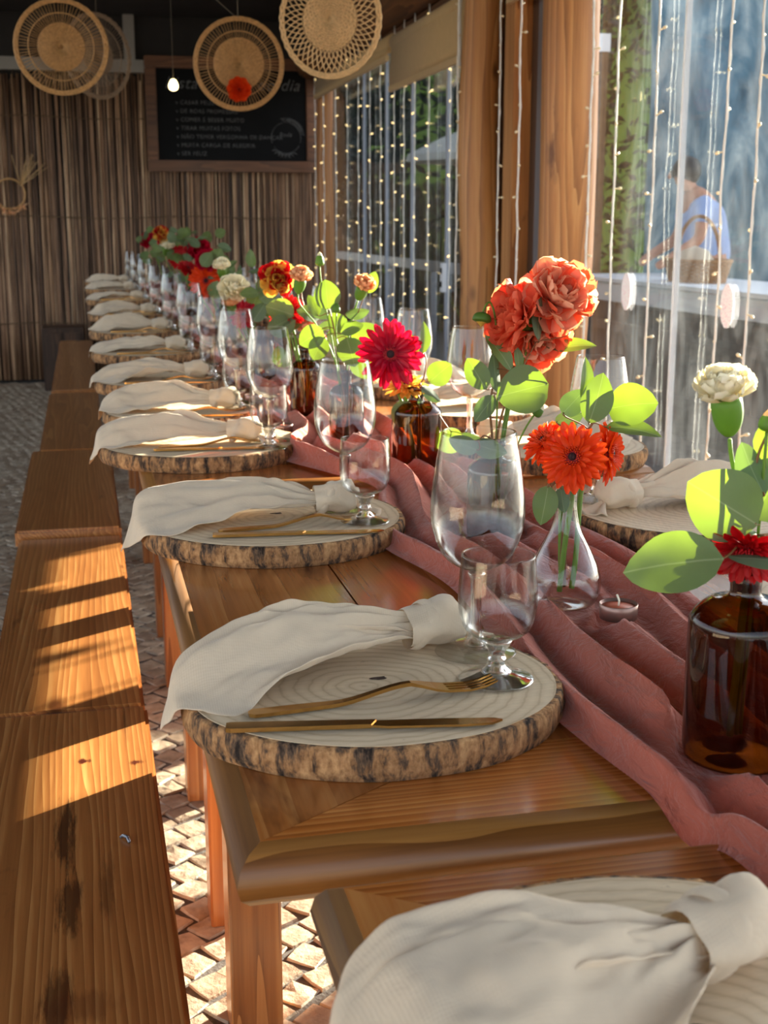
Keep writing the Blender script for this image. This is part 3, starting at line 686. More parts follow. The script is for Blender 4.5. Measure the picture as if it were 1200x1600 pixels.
# ------------------------------------------------------------------ tables
TX0, TX1, TZ, TT = .086, 1.03, .76, .045
def plank(name, poly, x0, x1, y0, y1, mats, parent, gap=.0012):
    lv = ((0, .020), (-.005, .010), (-.014, .003), (-.026, 0), (-.037, .003), (-TT, .010)); m = MB(); v = []; n = len(poly)
    cx = sum(p[0] for p in poly) / n; cy_ = sum(p[1] for p in poly) / n
    for z, ins in lv:
        for x, y in poly:
            X, Y = x, y
            X += ins if x == x0 else (-ins if x == x1 else (gap if x < cx else -gap))
            Y += ins if y == y0 else (-ins if y == y1 else (gap if y < cy_ else -gap))
            v.append((X, Y, z))
    f = [tuple(range(n))]; mi = [0]; L = len(lv)
    for i in range(L - 1):
        for k in range(n):
            q = (k + 1) % n; f.append((i * n + k, (i + 1) * n + k, (i + 1) * n + q, i * n + q))
            a, b = poly[k], poly[q]; outer = (a[0] == b[0] and a[0] in (x0, x1)) or (a[1] == b[1] and a[1] in (y0, y1)); mi.append(1 if outer else 0)
    f.append(tuple((L - 1) * n + k for k in range(n - 1, -1, -1))); mi.append(0)
    m.add(v, f); m.m = mi
    me = m.mesh(name, mats, False)
    for p_ in me.polygons:
        if p_.material_index == 1: p_.use_smooth = True
    return link(name, me, parent)
def table(label, y0, y1, legs, dz=0, dx=0):
    w = TX1 - TX0; hx = w / 2; y0 = y0 * KY + .008; y1 = y1 * KY + .008; L = y1 - y0; legs = [q * KY for q in legs]; t = thing('dining_table', label, 'table', (TX0 + hx + dx, y0, TZ + dz), 0, 'rustic tables pushed together in one long row', raw=True)
    a, b = -hx, hx; i = .212; e = .15
    lp = [(a, 0), (a + i, e), (a + i, L - e), (a, L)]
    my = [M['table'], M['sap']]; mx = [M['table_x'], M['sap_x']]
    plank('plank', lp, a, b, 0, L, my, t)
    plank('plank', [(b, 0), (b, L), (b - i, L - e), (b - i, e)], a, b, 0, L, my, t)
    plank('plank', [(a + i, e), (0, e), (0, L - e), (a + i, L - e)], a, b, 0, L, my, t)
    plank('plank', [(0, e), (b - i, e), (b - i, L - e), (0, L - e)], a, b, 0, L, my, t)
    plank('end_board', [(a, 0), (b, 0), (b - i, e), (a + i, e)], a, b, 0, L, mx, t)
    plank('end_board', [(a, L), (a + i, L - e), (b - i, L - e), (b, L)], a, b, 0, L, mx, t)
    h = TZ - TT + dz; lm = bev_box('leg', M['leg'], .078, .078, h, .004, 1)
    for ly in legs:
        for s_ in (-1, 1): link('leg', lm, t, (s_ * (hx - .116), ly, -TT - h / 2))
    return t
table('nearest table, its live edged corner under the large napkin', -.55, .678, [.12, .60], dx=.046)
table('second table from the front with a mitred corner and polished live edge', .712, 1.815, [.785, 1.06])
table('third table from the front, lit corner edge under a wood slice', 1.865, 2.96, [.345, .95])
yy = 2.985; tk = 3
for L in (1.15, 1.15, 1.15, 1.15, .84):
    table('%s table of the long row counted from the front' % ORD[tk + 1], yy, yy + L, [.2, L - .2]); yy += L + .03; tk += 1

# ------------------------------------------------------------------ runner
RX0, RX1 = .41, .665
PRESS = [(.508, .745, .062), (.524, 1.125, .058), (.548, 1.415, .055), (.568, 1.86, .06), (.495, 2.10, .05), (.49, 2.49, .052), (.475, 3.05, .052), (.50, 4.05, .055), (.50, 5.2, .055), (.50, 6.9, .055), (.548, 1.035, .034), (.40, 2.29, .034), (.40, 2.72, .034)]
def runner_xy(u, v):
    y = lerp(-.2, 8.5, u); 
    xl = RX0 + .012 * math.sin(y * 5.1) + .010 * math.sin(y * 11.3 + 1); xr = RX1 + .014 * math.sin(y * 4.3 + 2) + .008 * math.sin(y * 12.1)
    xl += -.05 * math.exp(-((y - 2.05) / .13)**2) + .035 * math.exp(-((y - 1.75) / .10)**2) - .03 * math.exp(-((y - 1.42) / .12)**2)
    x = lerp(xl, xr, v)
    ph = 1.1 * math.sin(y * 1.7) + .7 * math.sin(y * 3.9 + 1) + .25 * y
    s_ = v * 4.3 + ph * .32 + .25 * nz(v * 3, y * 2.2, 1.7)
    fold = abs(math.sin(PI * s_)); fold = 1 - (1 - fold)**1.6
    amp = .026 + .014 * nz(v * 2.2, y * 2.6, 4.4) + .010 * math.exp(-((y - 1.95) / .2)**2)
    z = max(0, amp) * fold + .010 * max(0, nz(v * 6 + 3, y * 5.5, 2.2)) + .004 * nz(v * 16, y * 10, 7) + .003 * abs(nz(v * 26 + y * 5, y * 9, 3))
    z *= sm(min(v, 1 - v) * 9) * .94 + .06
    for px_, py_, pr_ in PRESS:
        if abs(py_ - y) < .12: z *= 1 - .97 * (1 - sm((math.hypot(x - px_, (y - py_) * KY) - pr_ * .75) / (pr_ * .55)))
    x += .010 * math.sin(2 * PI * s_) * min(1, z / .01)
    base = .7615
    g = math.exp(-((y - .666) / .03)**2); base -= .02 * g
    return (x, y, base + .002 + max(z, 0))
def runner_pt(u, v): p = runner_xy(u, v); return (*MP(p[0], p[1]), p[2])
mb = MB(); grid(mb, 900, 90, runner_pt)
rn = link('table_runner', mb.mesh('table_runner', M['runner'])); tag(rn, 'crumpled dusty rose gauze runner down the middle of the long table', 'runner')
def runner_top(x, y):
    u = (y + .2) / 8.7; best = .765
    for k in range(-1, 2):
        for j in range(60):
            p = runner_xy(u + k * .0025, j / 59)
            if abs(p[0] - x) < .02: best = max(best, p[2])
    return best

# ------------------------------------------------------------------ wood slices
def slice_meshes(seed, R=.178, th=.030):
    seg = 150
    def rad_(a): return R * (1 + .020 * nz(math.cos(a) * 1.2, math.sin(a) * 1.2, seed) + .008 * nz(math.cos(a) * 4, math.sin(a) * 4, seed + 3))
    m = MB(); rings = [0.0, .25, .5, .75, 1.0]; v = [(0, 0, th)]; f = []
    for q in rings[1:]:
        for k in range(seg): a = 2 * PI * k / seg; r = rad_(a) * q - (.006 if q == 1 else 0); v.append((r * math.cos(a), r * math.sin(a), th))
    for k in range(seg): f.append((0, 1 + k, 1 + (k + 1) % seg))
    for i in range(3):
        for k in range(seg): q = (k + 1) % seg; f.append((1 + i * seg + k, 1 + (i + 1) * seg + k, 1 + (i + 1) * seg + q, 1 + i * seg + q))
    top = len(v) - seg; 
    for k in range(seg): a = 2 * PI * k / seg; r = rad_(a) - .006; v.append((r * math.cos(a), r * math.sin(a), .001))
    for k in range(seg): q = (k + 1) % seg; f.append((top + k, top + seg + k, top + seg + q, top + q))
    f.append(tuple(range(len(v) - 1, len(v) - seg - 1, -1)))
    face = m.add(v, f).mesh('end_grain', M['slice'], False)
    m = MB(); prof = [(-.007, th - .0005), (-.001, th - .001), (.0005, th - .004), (.0015, th * .6), (.001, th * .3), (-.003, .0)]
    def fn(u, vv):
        i = u * (len(prof) - 1); o, z = prof[int(round(i))]; a = 2 * PI * vv; lump = 0
        if 0 < round(i) < len(prof) - 1: lump = .0022 * nz(math.cos(a) * 22, math.sin(a) * 22, z * 60 + seed) + .0014 * nz(math.cos(a) * 50, math.sin(a) * 50, z * 120)
        r = rad_(a) + o + lump; return (r * math.cos(a), r * math.sin(a), z)
    grid(m, len(prof), 300, fn, wrap=True); bk_ = m.mesh('bark_rim', M['bark'], True)
    m = MB(); n = 14; v = []
    for k in range(n): a = 2 * PI * k / n; r = .008 * (1 + .5 * nz(math.cos(a) * 2, math.sin(a) * 2, seed + 8)); v.append((.008 + r * math.cos(a), .007 + r * .6 * math.sin(a), th + .0004))
    return face, bk_, m.add(v, [tuple(range(n))]).mesh('pith', M['pith'], False)
SL = [slice_meshes(s_) for s_ in (1.3, 4.7, 9.2, 15.5)]
def wood_slice(label, x, y, k, rot=0, sc_=1):
    t = thing('wood_slice_charger', label, 'wood slice', (x, y, TZ + .0005), rot, 'wood slice chargers'); t.scale = sc_ if hasattr(sc_, '__len__') else (sc_, sc_, 1)
    link('end_grain', SL[k][0], t); link('bark_rim', SL[k][1], t)
    if k in (0, 1): link('pith', SL[k][2], t)
    return t

# ------------------------------------------------------------------ napkins
def napkin(label, cx, cy_, seed, rot=0, neck=(.056, .082), ph=(196, 23), Ls=(.20, .26, .225), zt=.03, R=.176, mirror=False, flap=True, bulge=1.0, droop=.75, sc_=1):
    """local frame: plate centre at origin, fan opens towards -x; ph = centre angle, half angle (deg)"""
    t = thing('knotted_napkin', label, 'napkin', (cx, cy_, TZ), rot, 'knotted linen napkins'); rr = random.Random(seed)
    if mirror: t.scale = (-sc_, sc_, sc_)
    N = V(neck[0], neck[1], zt + .020); sd_ = seed * 3.7
    def fan(phc, phh, Lv, zo, amp, fo):
        def fn(u, v):
            w = v * 2 - 1; a = rad(phc + phh * w + 4 * nz(u * 2, w, sd_))
            L = (1 - abs(w)) * Lv[1] + (Lv[0] if w < 0 else Lv[2]) * abs(w); L *= 1 + .03 * nz(w * 3, sd_)
            q = u**.9
            p = N + V(math.cos(a), math.sin(a), 0) * (q * L); wid = .010 + .02 * u
            p += V(-math.sin(a), math.cos(a), 0) * (w * .012 * (1 - u))
            fold = .5 + .5 * math.cos(PI * (w * fo + .35 * nz(u * 1.5, w * .6, sd_ + 5)))
            h = .012 * (1 - u) + .007 * abs(math.sin(w * 5.2 + 1.3 * nz(u * 1.4, w, sd_ + 7) + seed)) * (1 - .75 * u) + amp * bulge * math.sin(PI * min(1, .10 + .78 * u)) * (.15 + .85 * fold**1.5) + .008 * nz(u * 4, w * 4, sd_) + .004 * nz(u * 11, w * 9, sd_ + 2)
            h += .020 * bulge * (1 - abs(math.sin(w * 2.3 + .8 * seed + .5 * nz(u * 1.2, w, sd_ + 11))))**2.2 * math.sin(PI * min(1, u))
            h = max(h, .0025) * (1 - .65 * sm((u - .75) * 4) )
            z = zt + zo + max(h, .002)
            d = math.hypot(p.x, p.y) - R
            if d > 0:
                k = min(1, d / .02); c = Vector((p.x, p.y, 0)).normalized(); p = V(c.x * (R + d * (1 - droop * k * .75)), c.y * (R + d * (1 - droop * k * .75)), 0)
                z -= d * droop * 1.15 * k * (1 + .2 * nz(w * 3, u * 2, sd_))
            return (p.x, p.y, z)
        m = MB(); grid(m, 34, 44, fn); return m
    o = link('cloth', fan(ph[0], ph[1], Ls, 0, .042, 1.0).mesh('cloth', M['napkin']), t); solid(o, .0016, 1); subd(o, 1)
    if flap:
        o = link('folded_layer', fan(ph[0] - ph[1] * .42, ph[1] * .52, (Ls[0] * .92, Ls[0] * 1.02, Ls[1] * .74), .006, .036, .8).mesh('folded_layer', M['napkin']), t); solid(o, .0016, 1); subd(o, 1)
    # knot: wrapped barrel
    ka = rad(ph[0] + 180 + rr.uniform(-4, 4)); ax = V(math.cos(ka), math.sin(ka), .05).normalized(); sd2 = V(-ax.y, ax.x, 0).normalized(); up = ax.cross(sd2)
    def kn(u, v):
        w = 2 * PI * v; r = (.0115 + .013 * math.sin(PI * (.18 + .62 * u))) * (1 + .10 * math.sin(w * 2 + u * 7) + .06 * math.sin(w * 5 - u * 5) + .05 * nz(u * 4, math.cos(w) * 2, math.sin(w) * 2 + sd_))
        if u > .93: r *= .55
        c = N + ax * (u * .066 - .008) + V(0, 0, .004)
        p = c + sd2 * math.cos(w) * r * 1.05 + up * math.sin(w) * r * .92
        return (p.x, p.y, max(p.z, zt + .0012))
    m = MB(); grid(m, 16, 26, kn, wrap=True); m.f.append(tuple(15 * 26 + k for k in range(26))); m.m.append(0)
    link('knot', m.mesh('knot', M['napkin']), t)
    def bn(u, v):
        w = 2 * PI * u; c = N + ax * (.010 + .010 * math.sin(w) + .014 * (v - .5)) + V(0, 0, .004); r = .0265 * (1 + .05 * math.sin(w * 3)) - .0035 * (2 * v - 1)**2
        p = c + sd2 * math.cos(w) * r + up * math.sin(w) * r * .9; return (p.x, p.y, max(p.z, zt + .0012))
    m = MB(); grid(m, 33, 6, bn); link('knot_band', m.mesh('knot_band', M['napkin']), t)
    def tl(u, v):
        a = ka - .55 + .5 * (v - .5) * (1 + u); c = N + ax * .040; p = c + V(math.cos(a), math.sin(a), 0) * (u * .050); 
        return (p.x, p.y, max(zt + .0015, zt + .020 * (1 - u) + .006 * math.sin(v * 9) * u))
    m = MB(); grid(m, 8, 12, tl); solid(link('tail', m.mesh('tail', M['napkin']), t), .0015, 1)
    return t

# ------------------------------------------------------------------ cutlery
def fork_mesh():
    m = MB(); L = .145
    def hd(u, v):
        w = lerp(.0085, .0035, sm(u * 1.25)); x = u * L; z = .003 + .011 * sm((u - .55) / .45); yv = (v - .5) * 2 * w
        return (x, yv, z)
    out = {}
    mm = MB(); lv = 20
    def sweep(mm, secs):
        v = []; f = []
        for x, w, z, h in secs: v += [(x, -w, z - h), (x, w, z - h), (x, w, z + h), (x, -w, z + h)]
        for i in range(len(secs) - 1):
            for k in range(4): q = (k + 1) % 4; f.append((i * 4 + k, i * 4 + q, i * 4 + 4 + q, i * 4 + 4 + k))
        n = len(secs) - 1; f += [(3, 2, 1, 0), (n * 4, n * 4 + 1, n * 4 + 2, n * 4 + 3)]; mm.add(v, f)
    secs = [(0, .003, .0028, .0016)] + [(.004 + (L - .004) * k / 16, lerp(.0068, .0030, sm(k / 14)), .0030 + .011 * sm((k / 16 - .5) / .5), lerp(.0016, .0018, k / 16)) for k in range(17)]
    sweep(mm, secs); out['handle'] = mm.mesh('handle', M['gold'], False)
    mm = MB(); sweep(mm, [(L, .003, .014, .0018), (L + .010, .0060, .0118, .0014), (L + .022, .0098, .0085, .0011), (L + .034, .0108, .0062, .001)]); out['head'] = mm.mesh('head', M['gold'], False)
    mm = MB(); sweep(mm, [(0, .0019, .0062, .001), (.02, .0018, .0050, .001), (.034, .0016, .0068, .0009), (.046, .0009, .0105, .0007)]); out['tine'] = mm.mesh('tine', M['gold'], False)
    return out, L
FK, FL = fork_mesh()
def knife_mesh():
    out = {}
    mm = MB(); bm = None
    def prism(pts, z0, z1):
        n = len(pts); v = [(x, y, z0) for x, y in pts] + [(x, y, z1) for x, y in pts]
        return MB().add(v, [tuple(range(n - 1, -1, -1)), tuple(range(n, 2 * n))] + [(k, (k + 1) % n, n + (k + 1) % n, n + k) for k in range(n)])
    h = [(0, -.006), (.004, -.0075), (.06, -.0065), (.12, -.0055), (.125, .0055), (.06, .0065), (.004, .0075), (0, .006)]
    out['handle'] = prism(h, .0015, .0052).mesh('handle', M['gold'], False)
    b = [(.120, -.0055), (.135, -.0085), (.20, -.009), (.222, -.006), (.231, .001), (.225, .0045), (.18, .006), (.122, .0055)]
    out['blade'] = prism(b, .0022, .0042).mesh('blade', M['gold'], False); return out
KN = knife_mesh()
def fork(label, x, y, rot, z=TZ + .0305, group='gold forks'):
    t = thing('fork', label, 'fork', (x, y, z), rot, group); link('handle', FK['handle'], t); hd = link('head', FK['head'], t)
    for k in range(4): link('tine', FK['tine'], hd, (FL + .034, (k - 1.5) * .0058, 0))
    return t
def knife(label, x, y, rot, z=TZ + .0305, group='gold knives'):
    t = thing('knife', label, 'knife', (x, y, z), rot, group); link('handle', KN['handle'], t); link('blade', KN['blade'], t); return t

# ------------------------------------------------------------------ glassware
def wall_prof(outer, th=.0014):
    inner = [(max(r - th, .0005), z + (th if k == 0 else 0)) for k, (r, z) in enumerate(outer)]
    return outer + inner[::-1]
def curve_prof(ctrl, n=5):
    pts = []; m = len(ctrl)
    for i in range(m - 1):
        p0 = ctrl[max(i - 1, 0)]; p1 = ctrl[i]; p2 = ctrl[i + 1]; p3 = ctrl[min(i + 2, m - 1)]
        for k in range(n):
            t = k / n; f_ = lambda a, b, c, d: .5 * ((2 * b) + (-a + c) * t + (2 * a - 5 * b + 4 * c - d) * t * t + (-a + 3 * b - 3 * c + d) * t**3)
            pts.append((max(.0004, f_(p0[0], p1[0], p2[0], p3[0])), f_(p0[1], p1[1], p2[1], p3[1])))
    pts.append(ctrl[-1]); return pts
def mk(prof, name, mat, seg=40): m = MB(); lathe(m, prof, seg); return m.mesh(name, mat)
WINE = {'bowl': mk(wall_prof(curve_prof([(.003, .0835), (.018, .087), (.034, .100), (.0435, .125), (.0450, .150), (.041, .185), (.0352, .2185)], 6)), 'bowl', M['glass'], 48),
        'stem': mk(curve_prof([(.003, .0830), (.0085, .0800), (.0060, .072), (.0052, .045), (.0065, .020), (.012, .009), (.004, .006)], 5), 'stem', M['glass_solid'], 24),
        'foot': mk(curve_prof([(.0006, .0075), (.012, .0070), (.030, .0030), (.0385, .0016), (.039, .0006), (.030, .0003), (.0006, .0003)], 4), 'foot', M['glass'], 40)}
WATER = {'bowl': mk(wall_prof(curve_prof([(.003, .0395), (.018, .0415), (.030, .050), (.0352, .066), (.0358, .085), (.0345, .105), (.0335, .119)], 6)), 'bowl', M['glass'], 48),
         'stem': mk(curve_prof([(.003, .040), (.014, .0385), (.010, .031), (.0072, .025), (.0092, .020), (.0078, .015), (.014, .008), (.004, .006)], 5), 'stem', M['glass_solid'], 24),
         'foot': mk(curve_prof([(.0006, .0085), (.012, .0080), (.026, .0040), (.0335, .0022), (.034, .0008), (.026, .0003), (.0006, .0003)], 4), 'foot', M['glass_solid'], 40)}
def goblet(kind, label, x, y, z=TZ + .0312):
    d = WINE if kind == 'wine' else WATER
    t = thing('wine_goblet' if kind == 'wine' else 'water_goblet', label, 'goblet', (x, y, z), 0, 'tall wine goblets' if kind == 'wine' else 'short water goblets')
    for k in ('bowl', 'stem', 'foot'): link(k, d[k], t)
    return t

# ------------------------------------------------------------------ place settings
LY = [.437, .915, 1.520, 2.110, 2.485, 3.01, 3.700, 4.45, 5.30, 6.35, 7.40, 8.30]
LXc = [.28, .238, .246, .206, .200, .188, .190, .19, .19, .19, .19, .19]
nm = lambda k: 'front' if k == 0 else ORD[k]
for k, (x, y) in enumerate(zip(LXc, LY)):
    w = ('front left place under the large knotted napkin' if k == 0 else '%s left place from the full table corner' % ORD[k])
    if k == 0: w0 = 'wood slice under the big napkin at the bottom of the picture'
    wood_slice('round wood slice at the very front under the large napkin' if k == 0 else 'round wood slice with bark rim, %s on the left side behind the front one' % ORD[k], x, y, k % 4 if k != 2 else 1, rot=k * 1.1 if k > 2 else 0, sc_={1: (.98, .87, 1), 2: 1.065, 3: 1.09, 4: .96}.get(k, .985))
rr = random.Random(21)
napkin('large cream linen napkin at the very front edge, knot towards the runner', LXc[0], LY[0], 5, rot=rad(8), neck=(.036, .046), ph=(188, 42), Ls=(.215, .215, .165), bulge=.95)
napkin('cream knotted napkin hanging over the wood slice with the dark pith hole', LXc[1], LY[1], 1, neck=(.058, .082), ph=(196, 20), Ls=(.215, .285, .235), bulge=1.0)
napkin('cream knotted napkin with frayed edges on the second left wood slice', LXc[2], LY[2], 2, neck=(.070, .00), ph=(180, 27), Ls=(.21, .325, .24), bulge=1.0, rot=rad(-6), R=.188)
napkin('cream knotted napkin on the sunlit third left wood slice', LXc[3], LY[3], 3, neck=(.06, -.03), ph=(170, 22), Ls=(.21, .315, .23), bulge=.9, rot=rad(-4), R=.192)
for k in range(4, 12):
    napkin('cream knotted napkin on the %s left wood slice behind the front one' % ORD[k], LXc[k], LY[k], k, neck=(.075, .01), ph=(180 + rr.uniform(-8, 8), rr.uniform(18, 26)), Ls=(.20, rr.uniform(.26, .30), .22), bulge=rr.uniform(.75, 1.1), rot=rad(rr.uniform(-8, 4)), flap=k < 8)
def cut(k, fx, fy, fr_, kx, ky, kr):
    fork('gold fork on the %s left wood slice' % (ORD[k]), LXc[k] + fx, LY[k] + fy, rad(fr_)); knife('gold knife on the %s left wood slice' % (ORD[k]), LXc[k] + kx, LY[k] + ky, rad(kr))
cut(1, -.120, -.045, 5, -.142, -.066, -9)
cut(2, -.085, -.075, 8, -.095, -.095, -6)
cut(3, -.085, -.070, 8, -.095, -.088, -5)
for k in range(4, 10): cut(k, -.085, -.075, 6, -.095, -.092, -5)
WG = [(.353, .955), (.357, 1.525), (.336, 2.065), (.336, 2.53)]; WA = [(.349, .888), (.367, 1.448), (.322, 1.998), (.328, 2.455)]
for k in range(1, 12):
    gx, gy = WG[k - 1] if k <= 4 else (LXc[k] + .150, LY[k] + .02); ax_, ay = WA[k - 1] if k <= 4 else (LXc[k] + .140, LY[k] - .058)
    goblet('wine', 'tall clear wine goblet on the %s left wood slice' % ORD[k], gx, gy, TZ + .0312 if math.hypot(gx - LXc[k], gy - LY[k]) < .168 else TZ + .0312)
    goblet('water', 'short clear water goblet on the %s left wood slice' % ORD[k], ax_, ay)
# right side of the table
RY = [.95, 1.40, 1.90, 2.36, 2.78, 3.35, 4.1, 5.0, 6.0, 7.0]
for k, y in enumerate(RY):
    x = .852 if k else .862; side = 'right side by the windows'
    wood_slice('round wood slice, %s from the front on the window side' % ORD[k + 1], x, y, (k + 2) % 4, rot=k * .9 + .4)
    napkin('cream knotted napkin, %s from the front on the window side' % ORD[k + 1], x, y, 30 + k, neck=(.085, .02), ph=(180 + rr.uniform(-6, 6), 20), Ls=(.18, .25, .2), bulge=.95, mirror=True, flap=k < 4)
    if k >= 1:
        goblet('wine', 'tall wine goblet, %s from the front on the window side' % ORD[k + 1 - 1], .735 - (.025 if k == 2 else 0), y + .075, TZ + .0312)
        goblet('water', 'short water goblet, %s from the front on the window side' % ORD[k + 1 - 1], .70, y - .05 + .03, TZ + .0312) if k > 2 else None
# ------------------------------------------------------------------ bottles, vase, candles
AB = mk(curve_prof([(.0006, .003), (.036, .001), (.0425, .006), (.0435, .03), (.0435, .105), (.041, .122), (.028, .134), (.0135, .138), (.0125, .150), (.0125, .157), (.0165, .159), (.0165, .166), (.0130, .1665), (.0100, .165), (.0100, .142)], 4), 'bottle_glass', M['amber'], 40)
def amber_bottle(label, x, y, z, s_=1, sz=1):
    t = thing('amber_bottle', label, 'bottle', (x, y, z), 0, 'amber glass bottles used as vases'); t.scale = (s_, s_, s_ * sz); link('bottle_glass', AB, t); return t
VZ = mk(wall_prof(curve_prof([(.0006, .004), (.026, .002), (.036, .006), (.0425, .022), (.041, .042), (.031, .066), (.018, .092), (.0125, .118), (.0125, .140), (.016, .165)], 6), .002), 'vase_glass', M['glass'], 48)
t = thing('glass_vase', 'clear pear shaped glass vase holding orange gerberas', 'vase', (.524, 1.125, runner_top(.524, 1.125) - .001)); link('vase_glass', VZ, t)
VASE = V(.524, 1.125, t.location.z)
WTR = mk(curve_prof([(.0006, .006), (.034, .007), (.040, .022), (.0385, .042), (.034, .055), (.0006, .055)], 4), 'water', M['glass_solid'], 32)
def candle(label, x, y, lit=False):
    z = runner_top(x, y) - .001; t = thing('tealight', label, 'candle', (x, y, z), 0, 'terracotta tealights')
    link('cup', mk([(.0005, .001), (.0205, .001), (.0212, .017), (.0205, .0175), (.0198, .012), (.0005, .012)], 'cup', M['cup'], 28), t)
    link('wax', mk([(.0005, .0145), (.0190, .0140), (.0196, .010), (.0005, .010)], 'wax', M['candle'], 28), t)
    m = MB(); tube(m, [(0, 0, .012), (.0005, 0, .020), (-.002, .001, .027)], .0011, 6); link('wick', m.mesh('wick', M['wick']), t); return t
candle('terracotta tealight on the runner beside the clear vase', .548, 1.035)
candle('terracotta tealight between the third and fourth left settings', .40, 2.29)
candle('terracotta tealight beside the amber bottle with eucalyptus', .40, 2.72)

# ------------------------------------------------------------------ flowers
CR = cam.rotation_euler.to_matrix() @ V(1, 0, 0); CU = cam.rotation_euler.to_matrix() @ V(0, 1, 0)
def facing(p, tx=0, ty=0):
    """unit normal pointing from p to the camera side, tilted tx to the right and ty up (degrees)"""
    n = (CAM - p).normalized(); r = V(0, 0, 1).cross(n).normalized(); u = n.cross(r)
    return (n * math.cos(rad(tx)) * math.cos(rad(ty)) + r * math.sin(rad(tx)) + u * math.sin(rad(ty))).normalized(), r, u
def leaf_mesh(name, W, cup, mat, seed, tipp=1.0):
    m = MB(); nu, nv = 12, 9
    def fn(u, v):
        w = v * 2 - 1; prof = math.sin(PI * min(1, u)**.85)**(.62 * tipp) if 0 < u < 1 else 0
        x = w * .5 * W * prof; y = u
        return (x, y, cup * (abs(w) * prof * .5)**1.3 + .06 * math.sin(u * PI) * (1 if cup > 0 else -1) - .05 * u * u + .02 * nz(x * 4, y * 4, seed))
    grid(m, nu, nv, fn); return m.mesh(name, mat)
LEAF = {'round': [leaf_mesh('leaf', .92, .12, M['leaf'], 1), leaf_mesh('leaf', .86, -.10, M['leaf'], 2)], 'blue': [leaf_mesh('leaf', .90, .10, M['leaf_blue'], 3), leaf_mesh('leaf', .84, -.12, M['leaf_blue'], 4)],
        'long': [leaf_mesh('leaf', .42, .15, M['leaf'], 5, 1.3), leaf_mesh('leaf', .36, -.1, M['leaf_blue'], 6, 1.3)], 'oval': [leaf_mesh('leaf', .64, .1, M['leaf'], 7, 1.1), leaf_mesh('leaf', .6, -.1, M['leaf_blue'], 8, 1.1)]}
def sprig(label, base, chain, leaves, group='eucalyptus sprigs'):
    """leaves: (centre, length, angle of the tip in degrees, kind, variant, tilt right, tilt up)"""
    base = Vector(base); t = thing('eucalyptus_sprig', label, 'foliage', base, 0, group); pts = [base] + [Vector(p) for p in chain]
    fine = []
    for i in range(len(pts) - 1):
        for k in range(6): fine.append(pts[i].lerp(pts[i + 1], k / 6))
    fine.append(pts[-1]); n = len(fine)
    # smooth
    for _ in range(4): fine = [fine[0]] + [(fine[i - 1] + fine[i] * 2 + fine[i + 1]) / 4 for i in range(1, n - 1)] + [fine[-1]]
    m = MB(); tube(m, [p - base for p in fine], [lerp(.0022, .0009, i / (n - 1)) for i in range(n)], 6); link('stem', m.mesh('stem', M['twig']), t)
    for c, L, ang, kind, var, tx, ty in leaves:
        c = Vector(c); nrm, r, u = facing(c, tx, ty); d = r * math.cos(rad(ang)) + u * math.sin(rad(ang)); d = (d - nrm * d.dot(nrm)).normalized(); x = d.cross(nrm)
        lo = link('leaf', LEAF[kind][var], t, c - d * L * .5 - base, axes(x, d, nrm), L)
        b0 = c - d * L * .5; j = min(range(n), key=lambda i: (fine[i] - b0).length); q = fine[j]
        if (q - b0).length > .003:
            m = MB(); tube(m, bez(q - base, q.lerp(b0, .4) + V(0, 0, .004) - base, b0 - d * .006 - base, b0 + d * .003 - base, 6), .0009, 5); link('petiole', m.mesh('petiole', M['twig']), t)
    return t
def petal_mesh(name, L, W, mat, curl=.15, cup=.1, tip=.8, nu=7, nv=5, ruff=0, seed=0, notch=0):
    m = MB()
    def fn(u, v):
        w = v * 2 - 1; pr_ = (.35 + .65 * math.sin(PI * min(1, u * tip)**.9)) * (1 if u < .86 else math.sqrt(max(0, 1 - ((u - .86) / .15)**2)))
        x = w * .5 * W * pr_; y = u * L * (1 - notch * (abs(w) > .4) * (u > .9))
        return (x, y, curl * L * u * u + cup * L * abs(w)**1.5 * pr_ + ruff * L * u * math.sin(w * 7 + seed) + .01 * L * math.sin(w * 8))
    grid(m, nu, nv, fn); return m.mesh(name, mat)
PET = {}
def pets(kind):
    if kind in PET: return PET[kind]
    col = M[kind]
    PET[kind] = {'long': petal_mesh('petal', 1, .30, col, .10, .10), 'short': petal_mesh('petal', 1, .34, col, .3, .12), 'wide': petal_mesh('petal', 1, .70, col, .35, .25, .72, 8, 7, .05, 1), 'ruffle': petal_mesh('petal', 1, .95, col, .30, .18, .62, 8, 11, .10, 2)}
    return PET[kind]
def stem_part(t, base, head, nrm, mat='stem', r=.002, via=None):
    b = Vector(base); h = Vector(head) - nrm * .004
    pts = bez(V(0, 0, 0), (Vector(via) - b) if via is not None else (h - b) * .35 + V(0, 0, .03), h - b - nrm * .04 - V(0, 0, .01), h - b, 14)
    m = MB(); tube(m, pts, r, 7); return link('stem', m.mesh('stem', M[mat]), t)
